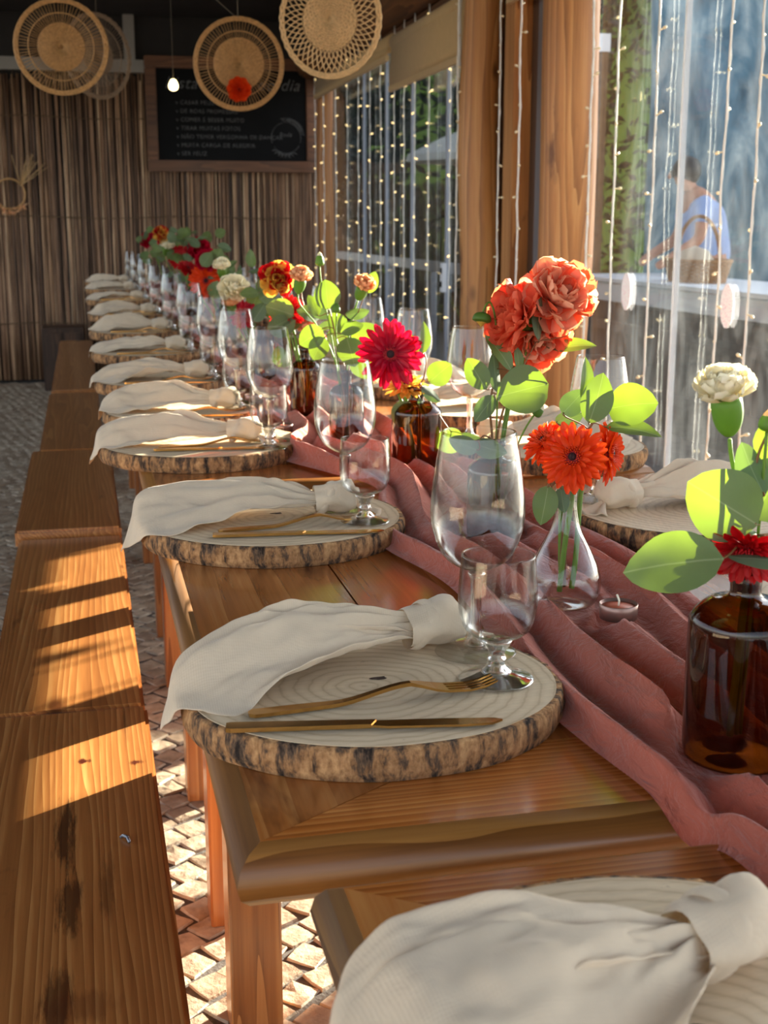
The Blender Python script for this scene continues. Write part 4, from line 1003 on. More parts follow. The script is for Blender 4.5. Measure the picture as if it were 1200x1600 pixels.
def gerbera(label, base, head, R, kind, nrm, seed, disc='disc_dark', mid='disc_red', single=True, droop=0, cat='flower'):
    rr = random.Random(seed); base = Vector(base); head = Vector(head); t = thing('gerbera', label, cat, base, 0, 'gerberas'); stem_part(t, base, head, nrm, r=.0032)
    q = nrm.to_track_quat('Z', 'Y'); h = link('flower_head', mk(curve_prof([(.0005, .006), (R * .12, .006), (R * .22, .0045), (R * .27, .001), (R * .2, -.006), (.003, -.012)], 3), 'flower_head', M[mid], 24), t, head - base, q)
    link('dark_eye', mk([(.0004, .0085), (R * .07, .0080), (R * .12, .0062), (R * .11, .0050)], 'dark_eye', M[disc], 16), h)
    link('calyx', mk([(R * .27, -.003), (R * .22, -.010), (.004, -.018), (.0004, -.018)], 'calyx', M['calyx'], 16), h)
    fl = MB()
    for k in range(46):
        a = k * 2.399; r = R * .13 + R * .13 * (k / 46); tube(fl, [(r * math.cos(a), r * math.sin(a), .004), (r * 1.25 * math.cos(a), r * 1.25 * math.sin(a), .010)], .0009, 4)
    stuff(link('florets', fl.mesh('florets', M[kind]), h))
    P = pets(kind); lay = ((22, 1.0, 'long', -.0015, -6 - droop), (20, .86, 'long', .001, 3 - droop), (16, .58, 'short', .003, 12))
    mm = MB()
    for n, f_, pk, z, el in lay:
        for k in range(n):
            a = 2 * PI * k / n + rr.uniform(-.09, .09) + (.14 if f_ < 1 else 0); L = R * .86 * f_ * rr.uniform(.93, 1.05)
            eu = Matrix.Rotation(a - PI / 2, 4, 'Z') @ Matrix.Rotation(rad(el + rr.uniform(-7, 7)), 4, 'X') @ Matrix.Rotation(rr.uniform(-.2, .2), 4, 'Y')
            loc = V(math.cos(a), math.sin(a), 0) * R * .16 + V(0, 0, z)
            if single: link('petal', P[pk], h, loc, eu.to_quaternion(), (L * rr.uniform(.85, 1.1), L, L))
            else:
                me = P[pk]; X = Matrix.Translation(loc) @ eu @ Matrix.Scale(L, 4); mm.add([X @ v.co for v in me.vertices], [tuple(p.vertices) for p in me.polygons])
    if not single: stuff(link('petals', mm.mesh('petals', M[kind]), h))
    return t
def ball_bloom(name, label, base, head, R, kinds, nrm, seed, single=True, layers=((7, .55, 70), (9, .8, 48), (11, .95, 26), (12, 1.0, 4), (10, .95, -16)), pk='wide', centre='calyx', cal=True, group=None, stemr=.0018, via=None, eye=True):
    rr = random.Random(seed); base = Vector(base); head = Vector(head); t = thing(name, label, 'flower', base, 0, group or name.replace('_', ' ') + 's'); stem_part(t, base, head, nrm, r=stemr, via=via)
    q = nrm.to_track_quat('Z', 'Y'); h = link('flower_head', mk([(.0004, R * .25), (R * .14, R * .2), (R * .2, 0), (R * .1, -R * .2), (.0004, -R * .25)], 'flower_head', M[kinds[0]], 14), t, head - base, q); mm = [MB() for _ in kinds]
    if cal: link('calyx', mk(curve_prof([(.0004, -R * .25), (R * .30, -R * .05), (R * .34, -R * .25), (R * .22, -R * .55), (.0004, -R * .62)], 3), 'calyx', M['calyx'], 14), h)
    for n, f_, el in layers:
        for k in range(n):
            a = 2 * PI * k / n + rr.uniform(-.2, .2) + el; L = R * f_ * rr.uniform(.9, 1.1); ki = rr.randrange(len(kinds))
            eu = Matrix.Rotation(a - PI / 2, 4, 'Z') @ Matrix.Rotation(rad(el + rr.uniform(-9, 9)), 4, 'X') @ Matrix.Rotation(rr.uniform(-.35, .35), 4, 'Y'); loc = V(math.cos(a), math.sin(a), 0) * R * .08
            me = pets(kinds[ki])[pk]
            if single: link('petal', me, h, loc, eu.to_quaternion(), L)
            else: X = Matrix.Translation(loc) @ eu @ Matrix.Scale(L, 4); mm[ki].add([X @ v.co for v in me.vertices], [tuple(p.vertices) for p in me.polygons])
    if not single:
        for ki, b in enumerate(mm):
            if b.f: stuff(link('petals', b.mesh('petals', M[kinds[ki]]), h))
    return t
CARN = ((6, .55, 82), (8, .8, 66), (9, .95, 48), (10, 1.0, 30), (9, .95, 14))
def carnation(label, base, head, R, kind, nrm, seed, single=True, via=None):
    rr = random.Random(seed); base = Vector(base); head = Vector(head); t = thing('carnation', label, 'flower', base, 0, 'carnations'); stem_part(t, base, head - nrm * R * 1.38, nrm, r=.0018, via=via)
    q = nrm.to_track_quat('Z', 'Y'); h = link('calyx', mk(curve_prof([(.0004, -R * 1.42), (R * .16, -R * 1.40), (R * .38, -R * 1.12), (R * .50, -R * .62), (R * .44, -R * .12), (.0004, 0)], 4), 'calyx', M['calyx'], 18), t, head - base, q); mm = MB()
    for n, f_, el in CARN:
        for k in range(n):
            a = 2 * PI * k / n + rr.uniform(-.2, .2) + el; L = R * f_ * rr.uniform(.9, 1.08)
            eu = Matrix.Rotation(a - PI / 2, 4, 'Z') @ Matrix.Rotation(rad(el + rr.uniform(-8, 8)), 4, 'X') @ Matrix.Rotation(rr.uniform(-.3, .3), 4, 'Y'); me = pets(kind)['ruffle']; loc = V(math.cos(a), math.sin(a), 0) * R * .1 - V(0, 0, R * .12)
            if single: link('petal', me, h, loc, eu.to_quaternion(), L)
            else: X = Matrix.Translation(loc) @ eu @ Matrix.Scale(L, 4); mm.add([X @ v.co for v in me.vertices], [tuple(p.vertices) for p in me.polygons])
    if not single: stuff(link('petals', mm.mesh('petals', M[kind]), h))
    return t
def bud(label, base, head, R, nrm, tipkind='calyx', via=None, elong=1.6):
    base = Vector(base); head = Vector(head); t = thing('flower_bud', label, 'flower bud', base, 0, 'flower buds'); stem_part(t, base, head, nrm, r=.0013, via=via); q = nrm.to_track_quat('Z', 'Y')
    h = link('bud', mk(curve_prof([(.0004, -R * .6), (R * .8, -R * .3), (R, R * .3), (R * .7, R * elong * .7), (.0004, R * elong)], 4), 'bud', M['calyx'], 14), t, head - base, q)
    if tipkind != 'calyx': link('tip', mk([(.0004, R * (elong + .3)), (R * .45, R * (elong - .1)), (R * .62, R * elong * .72)], 'tip', M[tipkind], 12), h)
    return t
UP = V(0, 0, 1)
def nup(p, tx=0, ty=60): return facing(Vector(p), tx, ty)[0]

# --- big amber bottle at the right edge
z0 = runner_top(.505, .745) - .001
amber_bottle('large amber bottle at the right edge with cream carnation and eucalyptus', .508, .745, z0, 1.02, 1.0); N1 = V(.508, .745, z0 + .166); B1 = V(.508, .745, z0 + .02)
carnation('cream white carnation on a thick green calyx at the right', B1, (.476, .737, 1.071), .0245, 'cream', nup((.476, .737, 1.07), -6, 66), 1, via=(.512, .745, 1.0))
bud('peach bud at the right picture edge above the red flower', B1 + V(.004, 0, 0), (.512, .735, 1.045), .007, UP, 'peach')
gerbera('red gerbera bent over the neck of the large amber bottle', B1 + V(-.006, 0, 0), (.497, .728, .948), .033, 'red', facing(V(.497, .728, .948), -5, -52)[0], 5, droop=-16)
sprig('eucalyptus with big yellow green leaves in the large amber bottle', B1 + V(.003, .003, 0), [N1 + V(.004, 0, 0), (.505, .742, .985), (.510, .742, 1.025), (.524, .742, 1.05)],
      [((.478, .735, .985), .064, 152, 'round', 0, 10, -4), ((.434, .728, .939), .080, 190, 'oval', 0, -8, 14), ((.503, .735, 1.012), .046, 118, 'oval', 1, 30, 10), ((.521, .735, .996), .060, 60, 'round', 1, 25, 0), ((.497, .70, .951), .060, 185, 'long', 1, 0, 58), ((.530, .74, 1.03), .05, 30, 'round', 0, 20, 0)])
# --- clear vase
Bv = VASE + V(0, 0, .02); Nv = VASE + V(0, 0, .15)
H1 = V(.522, 1.105, .944); gerbera('orange gerbera facing forward in the clear vase', Bv + V(-.008, -.006, 0), H1, .040, 'orange', facing(H1, -8, 8)[0], 11)
H2 = V(.575, 1.13, .942); gerbera('orange gerbera seen from its side behind the front one', Bv + V(.010, 0, 0), H2, .036, 'orange', facing(H2, 74, 0)[0], 12)
H3 = V(.503, 1.14, .956); gerbera('orange red gerbera half hidden behind the forward facing one', Bv + V(.002, .01, 0), H3, .032, 'orange', facing(H3, -40, 40)[0], 13, single=False)
sprig('eucalyptus sprig above the orange gerberas in the clear vase', Bv + V(.004, .008, 0), [Nv, (.545, 1.125, .965), (.556, 1.122, .985), (.552, 1.122, 1.02)],
      [((.554, 1.118, 1.008), .060, 74, 'oval', 0, 22, 0), ((.598, 1.118, .998), .058, 8, 'round', 0, -8, 20), ((.597, 1.11, .970), .066, -12, 'long', 0, 0, 45), ((.530, 1.125, 1.004), .045, 48, 'oval', 1, 25, 20), ((.541, 1.125, 1.030), .05, 80, 'long', 0, 50, 0), ((.527, 1.13, .985), .036, 30, 'oval', 1, 10, 30)])
sprig('small eucalyptus leaves drooping left of the clear vase neck', Bv + V(-.004, .004, 0), [Nv, (.512, 1.118, .925), (.498, 1.115, .90)], [((.492, 1.11, .889), .046, 262, 'oval', 0, 10, 0), ((.514, 1.11, .894), .030, 280, 'oval', 1, 20, 10)])
# --- amber bottle behind the wine goblet
z0 = runner_top(.545, 1.41) - .001
amber_bottle('amber bottle seen through the first wine goblet, with coral dahlias', .548, 1.415, z0, .90, .93); B3 = V(.548, 1.415, z0 + .02); N3 = V(.548, 1.415, z0 + .142)
DL = ((9, .5, 74), (12, .72, 54), (14, .9, 34), (15, 1.0, 14), (14, .95, -8))
ball_bloom('dahlia', 'large coral dahlia at the top right of its bunch', B3 + V(.006, 0, 0), (.626, 1.41, 1.098), .052, ['coral', 'coral2', 'coral2'], facing(V(.626, 1.41, 1.1), 28, 25)[0], 3, True, DL, via=(.552, 1.412, 1.0))
ball_bloom('dahlia', 'coral dahlia seen from behind at the left of its bunch', B3 + V(0, .005, 0), (.578, 1.405, 1.074), .046, ['coral'], facing(V(.578, 1.4, 1.07), -60, 15)[0], 4, True, DL, via=(.545, 1.41, .98))
ball_bloom('dahlia', 'coral dahlia hanging lowest in its bunch', B3 + V(.003, .005, 0), (.610, 1.43, 1.048), .045, ['coral', 'coral2'], facing(V(.62, 1.4, 1.04), 20, -30)[0], 6, True, DL, via=(.552, 1.412, .98))
bud('round green dahlia bud nodding left of the coral dahlias', B3 + V(-.004, 0, 0), (.522, 1.405, 1.076), .013, V(-.2, -.2, -.95).normalized(), 'yellow', via=(.56, 1.41, 1.14), elong=.7)
bud('pale cream bud right of the large eucalyptus leaf', B3 + V(.006, -.003, 0), (.598, 1.39, .944), .008, V(.5, -.3, .6).normalized(), 'cream')
sprig('eucalyptus with one large grey green leaf below the coral dahlias', B3 + V(0, -.004, 0), [N3, (.556, 1.405, .955), (.578, 1.405, 1.0), (.60, 1.405, 1.04)],
      [((.575, 1.385, .977), .074, 196, 'round', 0, 6, 6), ((.656, 1.40, 1.033), .060, 14, 'long', 0, 0, 40), ((.598, 1.38, 1.075), .062, 80, 'long', 1, 55, 0), ((.648, 1.385, 1.075), .055, 42, 'long', 1, 60, 0), ((.574, 1.405, 1.02), .034, 100, 'long', 0, 30, 0)])
sprig('eucalyptus leaves on the left of the coral dahlia bunch', B3 + V(-.006, .002, 0), [N3 + V(-.004, 0, 0), (.535, 1.408, .955), (.545, 1.41, 1.0), (.538, 1.41, 1.03)],
      [((.514, 1.40, 1.000), .052, 122, 'oval', 0, 0, 10), ((.545, 1.40, 1.028), .062, 128, 'long', 0, 30, 20), ((.527, 1.40, .951), .046, 232, 'oval', 1, 20, 0), ((.543, 1.40, 1.002), .06, 100, 'long', 1, 45, 0)])
sprig('pair of eucalyptus leaves drooping from the bottle of coral dahlias', B3 + V(-.003, -.006, 0), [N3 + V(-.004, -.005, 0), (.525, 1.40, .915), (.515, 1.39, .908)], [((.492, 1.385, .905), .044, 160, 'oval', 1, 10, 0), ((.528, 1.38, .900), .050, 345, 'oval', 1, 0, 20)])
# --- amber bottle with the magenta gerbera
z0 = runner_top(.565, 1.86) - .001
amber_bottle('amber bottle with the magenta gerbera', .568, 1.86, z0, 1.04, .88); B4 = V(.568, 1.86, z0 + .02); N4 = V(.568, 1.86, z0 + .15)
H4 = V(.512, 1.835, .977); gerbera('magenta gerbera with dark eye facing forward', B4, H4, .060, 'magenta', facing(H4, 14, 6)[0], 21)
H5 = V(.550, 1.87, .915); gerbera('yellow gerbera hidden behind the magenta gerbera', B4 + V(-.004, .006, 0), H5, .042, 'yellow', facing(H5, 0, 60)[0], 22, mid='yellow')
sprig('eucalyptus right of the magenta gerbera', B4 + V(.004, 0, 0), [N4, (.58, 1.855, .93), (.585, 1.855, .965), (.572, 1.86, 1.0)],
      [((.607, 1.845, .941), .052, 40, 'round', 1, 10, 0), ((.577, 1.85, 1.004), .058, 86, 'long', 0, 40, 0), ((.556, 1.86, .990), .05, 120, 'oval', 0, 40, 0), ((.590, 1.84, .905), .045, 330, 'oval', 1, 30, 30), ((.575, 1.84, .880), .042, 305, 'long', 1, 40, 0), ((.540, 1.85, .868), .05, 250, 'round', 0, 10, 0)])
sprig('drooping eucalyptus pair below the magenta gerbera', B4 + V(.006, -.003, 0), [N4 + V(.006, 0, 0), (.60, 1.835, .87), (.622, 1.825, .838)], [((.618, 1.82, .822), .054, 200, 'round', 1, 5, 0), ((.655, 1.815, .822), .058, -14, 'oval', 1, 0, 25)])
# --- amber bottle with peach carnations
z0 = runner_top(.49, 2.10) - .001
amber_bottle('slim amber bottle with tall peach carnations', .495, 2.10, z0, .80, 1.15); B5 = V(.495, 2.10, z0 + .02); N5 = V(.495, 2.10, z0 + .15)
carnation('peach carnation on a tall bare stem, left of its pair', B5, (.406, 2.10, 1.098), .024, 'peach', nup((.4, 2.1, 1.1), 10, 60), 31, via=(.49, 2.1, 1.02))
carnation('peach carnation with a lit leaf behind it, right of its pair', B5 + V(.004, 0, 0), (.530, 2.10, 1.080), .024, 'peach', nup((.53, 2.1, 1.08), 20, 50), 32, via=(.49, 2.1, 1.0))
bud('tall slender green bud above the peach carnations', B5 + V(.0, .004, 0), (.444, 2.10, 1.125), .009, UP, 'cream', via=(.47, 2.1, 1.0), elong=2.2)
bud('small green bud lower on the tall stems', B5 + V(.0, .006, 0), (.474, 2.09, 1.035), .008, UP, via=(.47, 2.1, 1.0), elong=2)
sprig('eucalyptus with lit yellow green round leaves near the peach carnations', B5 + V(-.004, 0, 0), [N5, (.475, 2.10, .98), (.462, 2.10, 1.04), (.45, 2.1, 1.09)],
      [((.456, 2.095, 1.066), .058, 95, 'round', 0, 8, 0), ((.430, 2.10, 1.045), .045, 120, 'oval', 0, 30, 0), ((.425, 2.10, .985), .055, 215, 'round', 1, 0, 10), ((.44, 2.095, .962), .05, 240, 'round', 1, 20, 0), ((.505, 2.09, 1.0), .05, 30, 'oval', 0, 0, 30), ((.50, 2.08, .955), .06, 285, 'round', 0, 10, 10), ((.525, 2.08, .925), .055, 300, 'round', 0, 0, 20)])
sprig('lit round eucalyptus leaves behind the right peach carnation', B5 + V(.004, .004, 0), [N5 + V(.004, 0, 0), (.51, 2.11, 1.0), (.54, 2.12, 1.07)],
      [((.549, 2.11, 1.088), .045, 70, 'oval', 0, 0, 0), ((.52, 2.11, 1.03), .05, 20, 'oval', 1, 0, 40), ((.535, 2.10, .985), .06, 40, 'round', 0, 0, 10), ((.478, 2.11, 1.01), .045, 130, 'round', 0, 20, 0)])
# --- farther bunches
def bunch(tag_, x, y, seed, items, nleaf=10, s_=.85, spread=.09, zl=(.92, 1.10)):
    rr = random.Random(seed); z0 = runner_top(x, y) - .001; amber_bottle('amber bottle %s' % tag_, x, y, z0, s_, 1.1); B = V(x, y, z0 + .02); N = V(x, y, z0 + .15)
    for k, (kind, what, dx, dz, R) in enumerate(items):
        h = V(x + dx, y + rr.uniform(-.03, .02), dz); lab = '%s %s %s' % ({'red': 'red', 'coral': 'coral', 'cream': 'white', 'peach': 'peach', 'magenta': 'dark red', 'orange': 'orange red', 'coral2': 'salmon'}[kind], what, tag_)
        if what == 'gerbera': gerbera(lab, B, h, R, kind, facing(h, rr.uniform(-40, 40), rr.uniform(-10, 50))[0], seed + k, single=False)
        elif what == 'dahlia': ball_bloom('dahlia', lab, B, h, R, [kind, 'yellow'] if kind == 'red' else [kind], facing(h, rr.uniform(-40, 40), rr.uniform(0, 50))[0], seed + k, False, DL)
        else: carnation(lab, B, h, R, kind, nup(h, rr.uniform(-20, 20), 55), seed + k, False)
    lv = []
    for k in range(nleaf):
        a = rr.uniform(0, 2 * PI); rd = spread * math.sqrt(rr.random()); c = V(x + rd * math.cos(a), y + rd * math.sin(a) * .6, rr.uniform(*zl)); lv.append((c, rr.uniform(.045, .07), rr.uniform(-20, 200), rr.choice(['round', 'round', 'oval', 'blue', 'long']), rr.randrange(2), rr.uniform(-30, 30), rr.uniform(-20, 40)))
    sprig('eucalyptus sprig %s' % tag_, B, [N, (x + .01, y, .98), (x - .01, y, 1.04), (x, y, 1.1)], lv)
bunch('in the bunch behind the peach carnations', .49, 2.49, 51, [('red', 'dahlia', -.065, 1.078, .040), ('red', 'gerbera', -.04, 1.0, .045), ('coral2', 'carnation', .005, .965, .028), ('coral', 'carnation', .03, .93, .024)], 11, .85, .085, (.90, 1.03))
bunch('in the third bunch before the reed wall', .475, 3.05, 61, [('cream', 'dahlia', -.075, 1.02, .042), ('peach', 'carnation', -.085, .985, .028), ('cream', 'carnation', -.105, 1.085, .026), ('magenta', 'gerbera', -.05, .955, .04)], 12, .85, .12, (.92, 1.07))
bunch('in the second bunch before the reed wall', .50, 4.05, 71, [('orange', 'gerbera', -.07, 1.00, .065), ('red', 'gerbera', -.13, 1.04, .045), ('magenta', 'dahlia', -.06, 1.07, .040), ('peach', 'carnation', .0, 1.04, .03)], 20, .9, .14, (.94, 1.12))
bunch('in the bunch closest to the reed wall', .50, 5.2, 81, [('red', 'gerbera', -.06, 1.05, .06), ('magenta', 'dahlia', .02, 1.09, .05), ('cream', 'carnation', -.12, 1.10, .036), ('red', 'dahlia', -.15, 1.15, .04)], 30, .95, .17, (.96, 1.17))
bunch('in the tall bunch at the far table end', .50, 6.9, 91, [('magenta', 'dahlia', -.1, 1.10, .05), ('cream', 'carnation', -.05, 1.12, .04)], 22, .95, .18, (.98, 1.17))

# ------------------------------------------------------------------ hanging rattan discs
def disc(label, c, R, nrm, mat, seed, kind='spoke', flower=False, ctr=.5, strings=((0, 0),), ell=1):
    c = Vector(c); nrm = Vector(nrm).normalized(); q = nrm.to_track_quat('Z', 'Y'); t = thing('rattan_disc', label, 'wall disc', c, 0, 'hanging rattan discs'); rr = random.Random(seed)
    m = MB(); nc = 13
    for k in range(nc):
        r = R * ctr * (k + .6) / nc; tube(m, [(r * math.cos(2 * PI * j / 48), r * math.sin(2 * PI * j / 48), .003 * (1 if (j + k) % 2 else -1)) for j in range(49)], R * ctr / nc * .55, 5, cap=False)
    for j in range(36):
        a = 2 * PI * j / 36; tube(m, [(.01 * math.cos(a), .01 * math.sin(a), .005), (R * ctr * math.cos(a), R * ctr * math.sin(a), .005)], .0016, 4)
    core = link('woven_centre', m.mesh('woven_centre', mat), t, (0, 0, 0), q)
    m = MB()
    for k in range(3):
        r = R * (.925 + .034 * k); tube(m, [(r * math.cos(2 * PI * j / 72), r * math.sin(2 * PI * j / 72), .004 * (1 if (j + k) % 2 else -1)) for j in range(73)], R * .021, 6, cap=False)
    link('rim', m.mesh('rim', mat), t, (0, 0, 0), q)
    m = MB(); n = 78 if kind == 'spoke' else 44
    if kind == 'spoke':
        for j in range(n):
            a = 2 * PI * j / n + rr.uniform(-.01, .01); tube(m, [(R * ctr * .96 * math.cos(a), R * ctr * .96 * math.sin(a), 0), (R * .9 * math.cos(a), R * .9 * math.sin(a), 0)], .0016, 4)
        link('spokes', m.mesh('spokes', mat), t, (0, 0, 0), q)['kind'] = 'stuff'
        m = MB(); r = R * .70; tube(m, [(r * math.cos(2 * PI * j / 60), r * math.sin(2 * PI * j / 60), .003) for j in range(61)], .0024, 5, cap=False); link('ring', m.mesh('ring', mat), t, (0, 0, 0), q)
    else:
        for j in range(n):
            for sg in (-1, 1):
                a = 2 * PI * j / n; tube(m, [(R * lerp(ctr * .96, .9, s_) * math.cos(a + sg * .30 * s_), R * lerp(ctr * .96, .9, s_) * math.sin(a + sg * .30 * s_), .0015 * sg) for s_ in (0, .33, .66, 1)], .0026, 4)
        link('lattice', m.mesh('lattice', mat), t, (0, 0, 0), q)['kind'] = 'stuff'
    for dx, dy in strings:
        m = MB(); top = q @ V(0, R * .95, 0); 
        if abs(top.z) < R * .5: top = V(0, 0, R * .95)
        top = V(0, 0, R * .95) - nrm * nrm.z * R * .9
        tube(m, [top, V(dx, dy, ZC - .09 - c.z)], .0022, 4); link('string', m.mesh('string', M['string']), t)
    return t
disc('round rattan disc with spokes hanging at the top left', (-.04, 5.15, 1.946), .198, (.0, -1, -.02), M['rattan'], 1, ctr=.50)
disc('greyish rattan disc half hidden behind the top left disc', (.135, 6.20, 2.06), .215, (.75, -1, 0), M['rattan_grey'], 2, ctr=.45)
disc('rattan disc with an orange red flower in front of the chalkboard', (.732, 5.19, 1.909), .203, (-.1, -1, 0), M['rattan'], 3, ctr=.56, strings=((0, 0), (-.55, .3)))
disc('pale openwork rattan disc at the top nearest the windows', (.913, 4.10, 1.925), .203, (-.72, -1, -.1), M['rattan_pale'], 4, kind='lattice', ctr=.52)
fd = V(.725, 5.15, 1.795); nf = facing(fd, 0, 0)[0]
rr = random.Random(9); t = thing('paper_flower', 'orange red flower fixed to the middle rattan disc', 'flower', fd); q = nf.to_track_quat('Z', 'Y')
link('flower_eye', mk([(.0005, .014), (.012, .010), (.014, 0), (.0005, -.004)], 'flower_eye', M['disc_red'], 14), t, (0, 0, 0), q)
for n, f_, el in ((9, 1.0, 8), (8, .8, 28), (6, .55, 50)):
    for k in range(n):
        a = 2 * PI * k / n + rr.uniform(-.1, .1) + el; eu = Matrix.Rotation(a - PI / 2, 4, 'Z') @ Matrix.Rotation(rad(el), 4, 'X'); link('petal', pets('orange')['wide'], t, (0, 0, 0), q @ eu.to_quaternion(), .060 * f_)

# ------------------------------------------------------------------ chalkboard
bx0, bx1, bz0, bz1 = .525, 1.835, 1.59, 2.43
cb = thing('chalkboard', 'framed black chalkboard with handwritten chalk list on the reed wall', 'chalkboard', ((bx0 + bx1) / 2, YB - .07, (bz0 + bz1) / 2), raw=True); hw, hh = (bx1 - bx0) / 2, (bz1 - bz0) / 2; fw = .085
link('slate', bev_box('slate', M['chalkboard'], 2 * hw - .1, .012, 2 * hh - .1, .001, 1), cb, (0, .0, 0))
for z in (-1, 1): link('frame_rail', bev_box('frame_rail', M['frame'], 2 * hw, .035, fw, .006, 2), cb, (0, -.008, z * (hh - fw / 2)))
for x in (-1, 1): link('frame_stile', bev_box('frame_stile', M['frame'], fw, .033, 2 * hh - 2 * fw, .006, 2), cb, (x * (hw - fw / 2), -.008, 0))
def chalk_text(body, x, z, size, shear=0):
    cu = bpy.data.curves.new('lettering', 'FONT'); cu.body = body; cu.size = size; cu.shear = shear; cu.materials.append(M['chalk']); cu.extrude = .0005; cu.space_character = 1.1
    tmp = bpy.data.objects.new('tmp', cu); COL.objects.link(tmp); dg = bpy.context.evaluated_depsgraph_get(); me = bpy.data.meshes.new_from_object(tmp.evaluated_get(dg)); bpy.data.objects.remove(tmp)
    return stuff(link('lettering', me, cb, (x, -.0075, z), (rad(90), 0, 0)))
sx0 = -hw + fw
chalk_text('Lista', sx0 + .06, .19, .12, .35); chalk_text('do dia', sx0 + .76, .19, .12, .35)
for k, ln in enumerate(('\u2713 CASAR FELIZ', '\u2713 DE BOAS PROMESSAS', '\u2713 COMER E BEBER MUITO', '\u2713 TIRAR MUITAS FOTOS', '\u2713 N\u00c3O TEMER VERGONHA DE DAN\u00c7AR', '\u2713 MUITA CARGA DE ALEGRIA', '\u2713 SER FELIZ')):
    chalk_text(ln.replace('\u2713', 'v'), sx0 + .14, .075 - k * .062, .042)
m = MB(); cx, cz, R = hw - fw - .16, -.16, .115
for a0, a1 in ((100, 200), (215, 330), (-20, 70)):
    tube(m, [(cx + R * math.cos(rad(lerp(a0, a1, k / 14))), -.0075, cz + R * math.sin(rad(lerp(a0, a1, k / 14)))) for k in range(15)], .0022, 4)
for a in list(range(20, 100, 9)) + list(range(235, 300, 11)):
    for sg in (-1, 1):
        p = V(cx + R * math.cos(rad(a)), -.0075, cz + R * math.sin(rad(a))); d = V(math.cos(rad(a + sg * 50)), 0, math.sin(rad(a + sg * 50))); tube(m, [p, p + d * .032 + V(0, 0, .006), p + d * .05], [.0022, .005, .001], 4)
link('chalk_wreath', m.mesh('chalk_wreath', M['chalk']), cb)
chalk_text('Boda', cx - .055, cz + .01, .045, .3)
# added glowing bulb and cord, standing in for a warm reflected glint
bl = thing('glint_bulb', 'added glowing bulb standing in for the warm glint before the chalkboard', 'bulb', (.52, 6.2, 1.93))
m = MB(); tube(m, [(0, 0, .03), (0, 0, ZC - 1.93 - .10)], .0015, 4); link('cord', m.mesh('cord', M['string']), bl)
link('glint_body', mk(curve_prof([(.0005, -.034), (.02, -.026), (.026, -.006), (.018, .016), (.010, .026), (.0005, .028)], 4), 'glint_body', M['warm_glint'], 16), bl)
# dried flowers on the reed wall
t = thing('dried_flower_wreath', 'small dried flower wreath hanging on the reed wall at the left', 'wreath', (-.50, YB - .03, 1.42), raw=True); rr = random.Random(4)
m = MB(); tube(m, [(.11 * math.cos(2 * PI * k / 30), -.01, .11 * math.sin(2 * PI * k / 30)) for k in range(31)], .007, 6, cap=False); link('ring', m.mesh('ring', M['rattan']), t)
m = MB()
for k in range(70):
    a = rr.uniform(-2.6, -.5); p = V(.11 * math.cos(a), -.02, .11 * math.sin(a) - .02); d = V(rr.gauss(0, .6), -.3, rr.gauss(-.3, .6)).normalized(); s_ = rr.uniform(.02, .045); b = d.orthogonal().normalized(); m.add([p, p + d * s_ * .5 + b * s_ * .2, p + d * s_, p + d * s_ * .5 - b * s_ * .2], [(0, 1, 2, 3)])
stuff(link('dried_petals', m.mesh('dried_petals', M['peach'], False), t))
m = MB()
for k in range(26):
    d = V(rr.gauss(.5, .25), -.2, rr.gauss(.9, .2)).normalized(); p = V(.08, -.02, .06); tube(m, [p, p + d * rr.uniform(.1, .26)], .0025, 4)
stuff(link('dried_grasses', m.mesh('dried_grasses', M['rattan_pale']), t))

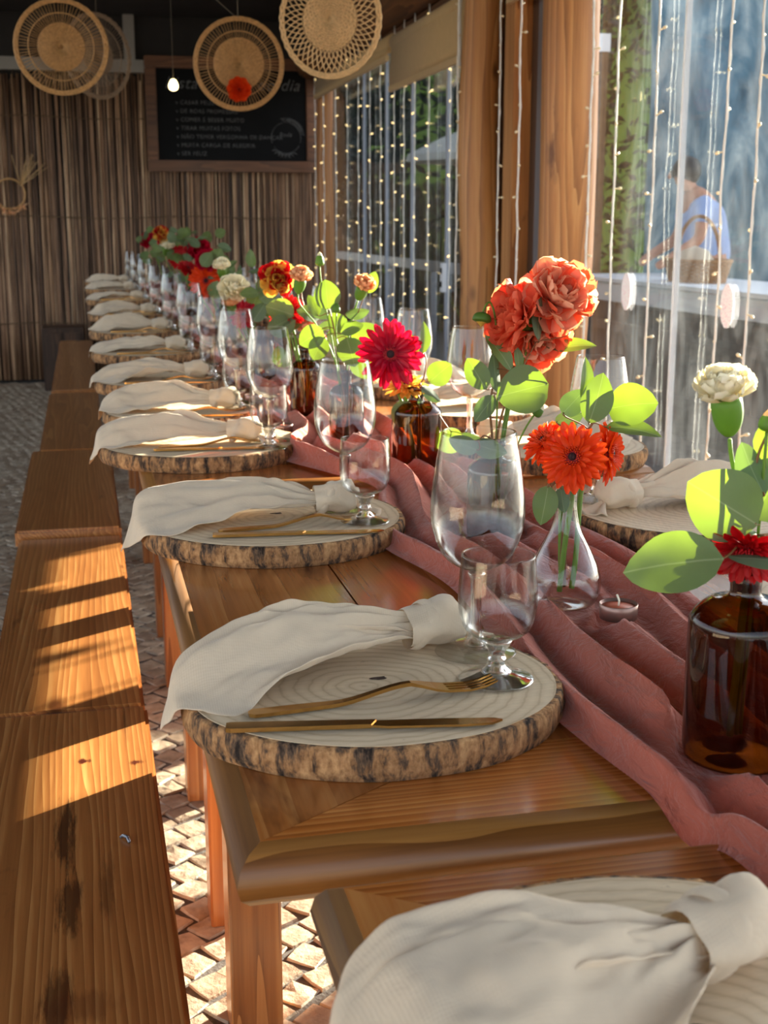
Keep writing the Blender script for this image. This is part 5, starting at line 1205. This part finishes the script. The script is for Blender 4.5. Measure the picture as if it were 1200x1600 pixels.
# ------------------------------------------------------------------ fairy light curtain
BM = {}
def bulb_meshes(on):
    if on not in BM: 
        m = MB(); tube(m, [(0, 0, 0), (0, -.010, .001), (0, -.017, .002)], .0022, 5); lathe(m, [(.0003, .013), (.004, .011), (.0052, .006), (.0045, .001), (.0003, 0)], 8, mat=Matrix.Translation((0, -.017, .002)) @ Matrix.Rotation(rad(90), 4, 'X')); BM[on] = m.mesh('fairy_bulb', M['bulb'] if on else M['bulb_off'])
    return BM[on]
def light_string(label, y, z1, z0, on, seed, x=None, drift=0, r=.0036, step=.115):
    rr = random.Random(seed); x = XW - .10 if x is None else x; t = thing('fairy_light_string', label, 'string light', (x, y, z1), 0, 'fairy light curtain'); L = z1 - z0; m = MB(); n = int(L / .04)
    f_ = lambda u: V(.006 * nz(u * 9, seed), drift * u + .012 * nz(u * 5, seed + 4), -u * L)
    tube(m, [f_(k / n) for k in range(n + 1)], r, 5); tube(m, [f_(k / n) + V(.003 * math.sin(k * 1.7), .004 * math.cos(k * 1.7), 0) for k in range(n + 1)], r * .7, 4)
    link('cord', m.mesh('cord', M['cord']), t)
    z = rr.uniform(.03, .1)
    while z < L - .02:
        link('bulb', bulb_meshes(on), t, f_(z / L), (rr.uniform(-.5, .5), 0, rr.choice([0, PI]) + rr.uniform(-.7, .7))); z += step * rr.uniform(.8, 1.2)
    return t
near = [(3.66, 'just right of the thick log post', 1), (3.462, 'in the near glass, second right of the thick log post', 2), (3.199, 'in front of the near glass, left of the pane joint', 3), (2.798, 'in front of the near glass above the cream carnation', 4), (2.643, 'in front of the near glass at the right picture edge', 5)]
for y, lab, sd_ in near: light_string('fairy light string %s' % lab, y, 2.3, .35, False, sd_, drift=.0)
light_string('string of fairy lights hanging before the left log post', 4.66, 2.3, .6, False, 11, x=1.60)
light_string('string of fairy lights hanging before the square post', 4.42, 2.3, .6, False, 12, x=1.70)
light_string('string of fairy lights over the thick log post', 4.10, 2.3, .7, False, 13, x=1.66)
far = [5.2, 5.55, 5.8, 6.0, 6.2, 6.5, 6.75, 7.05, 7.35, 7.7, 8.1, 8.4]
for k, y in enumerate(far): light_string('glowing fairy light string before the far panes, %s from the log posts' % ORD[k + 1], y, 2.28, .6, True, 20 + k, r=.0024, step=.14)
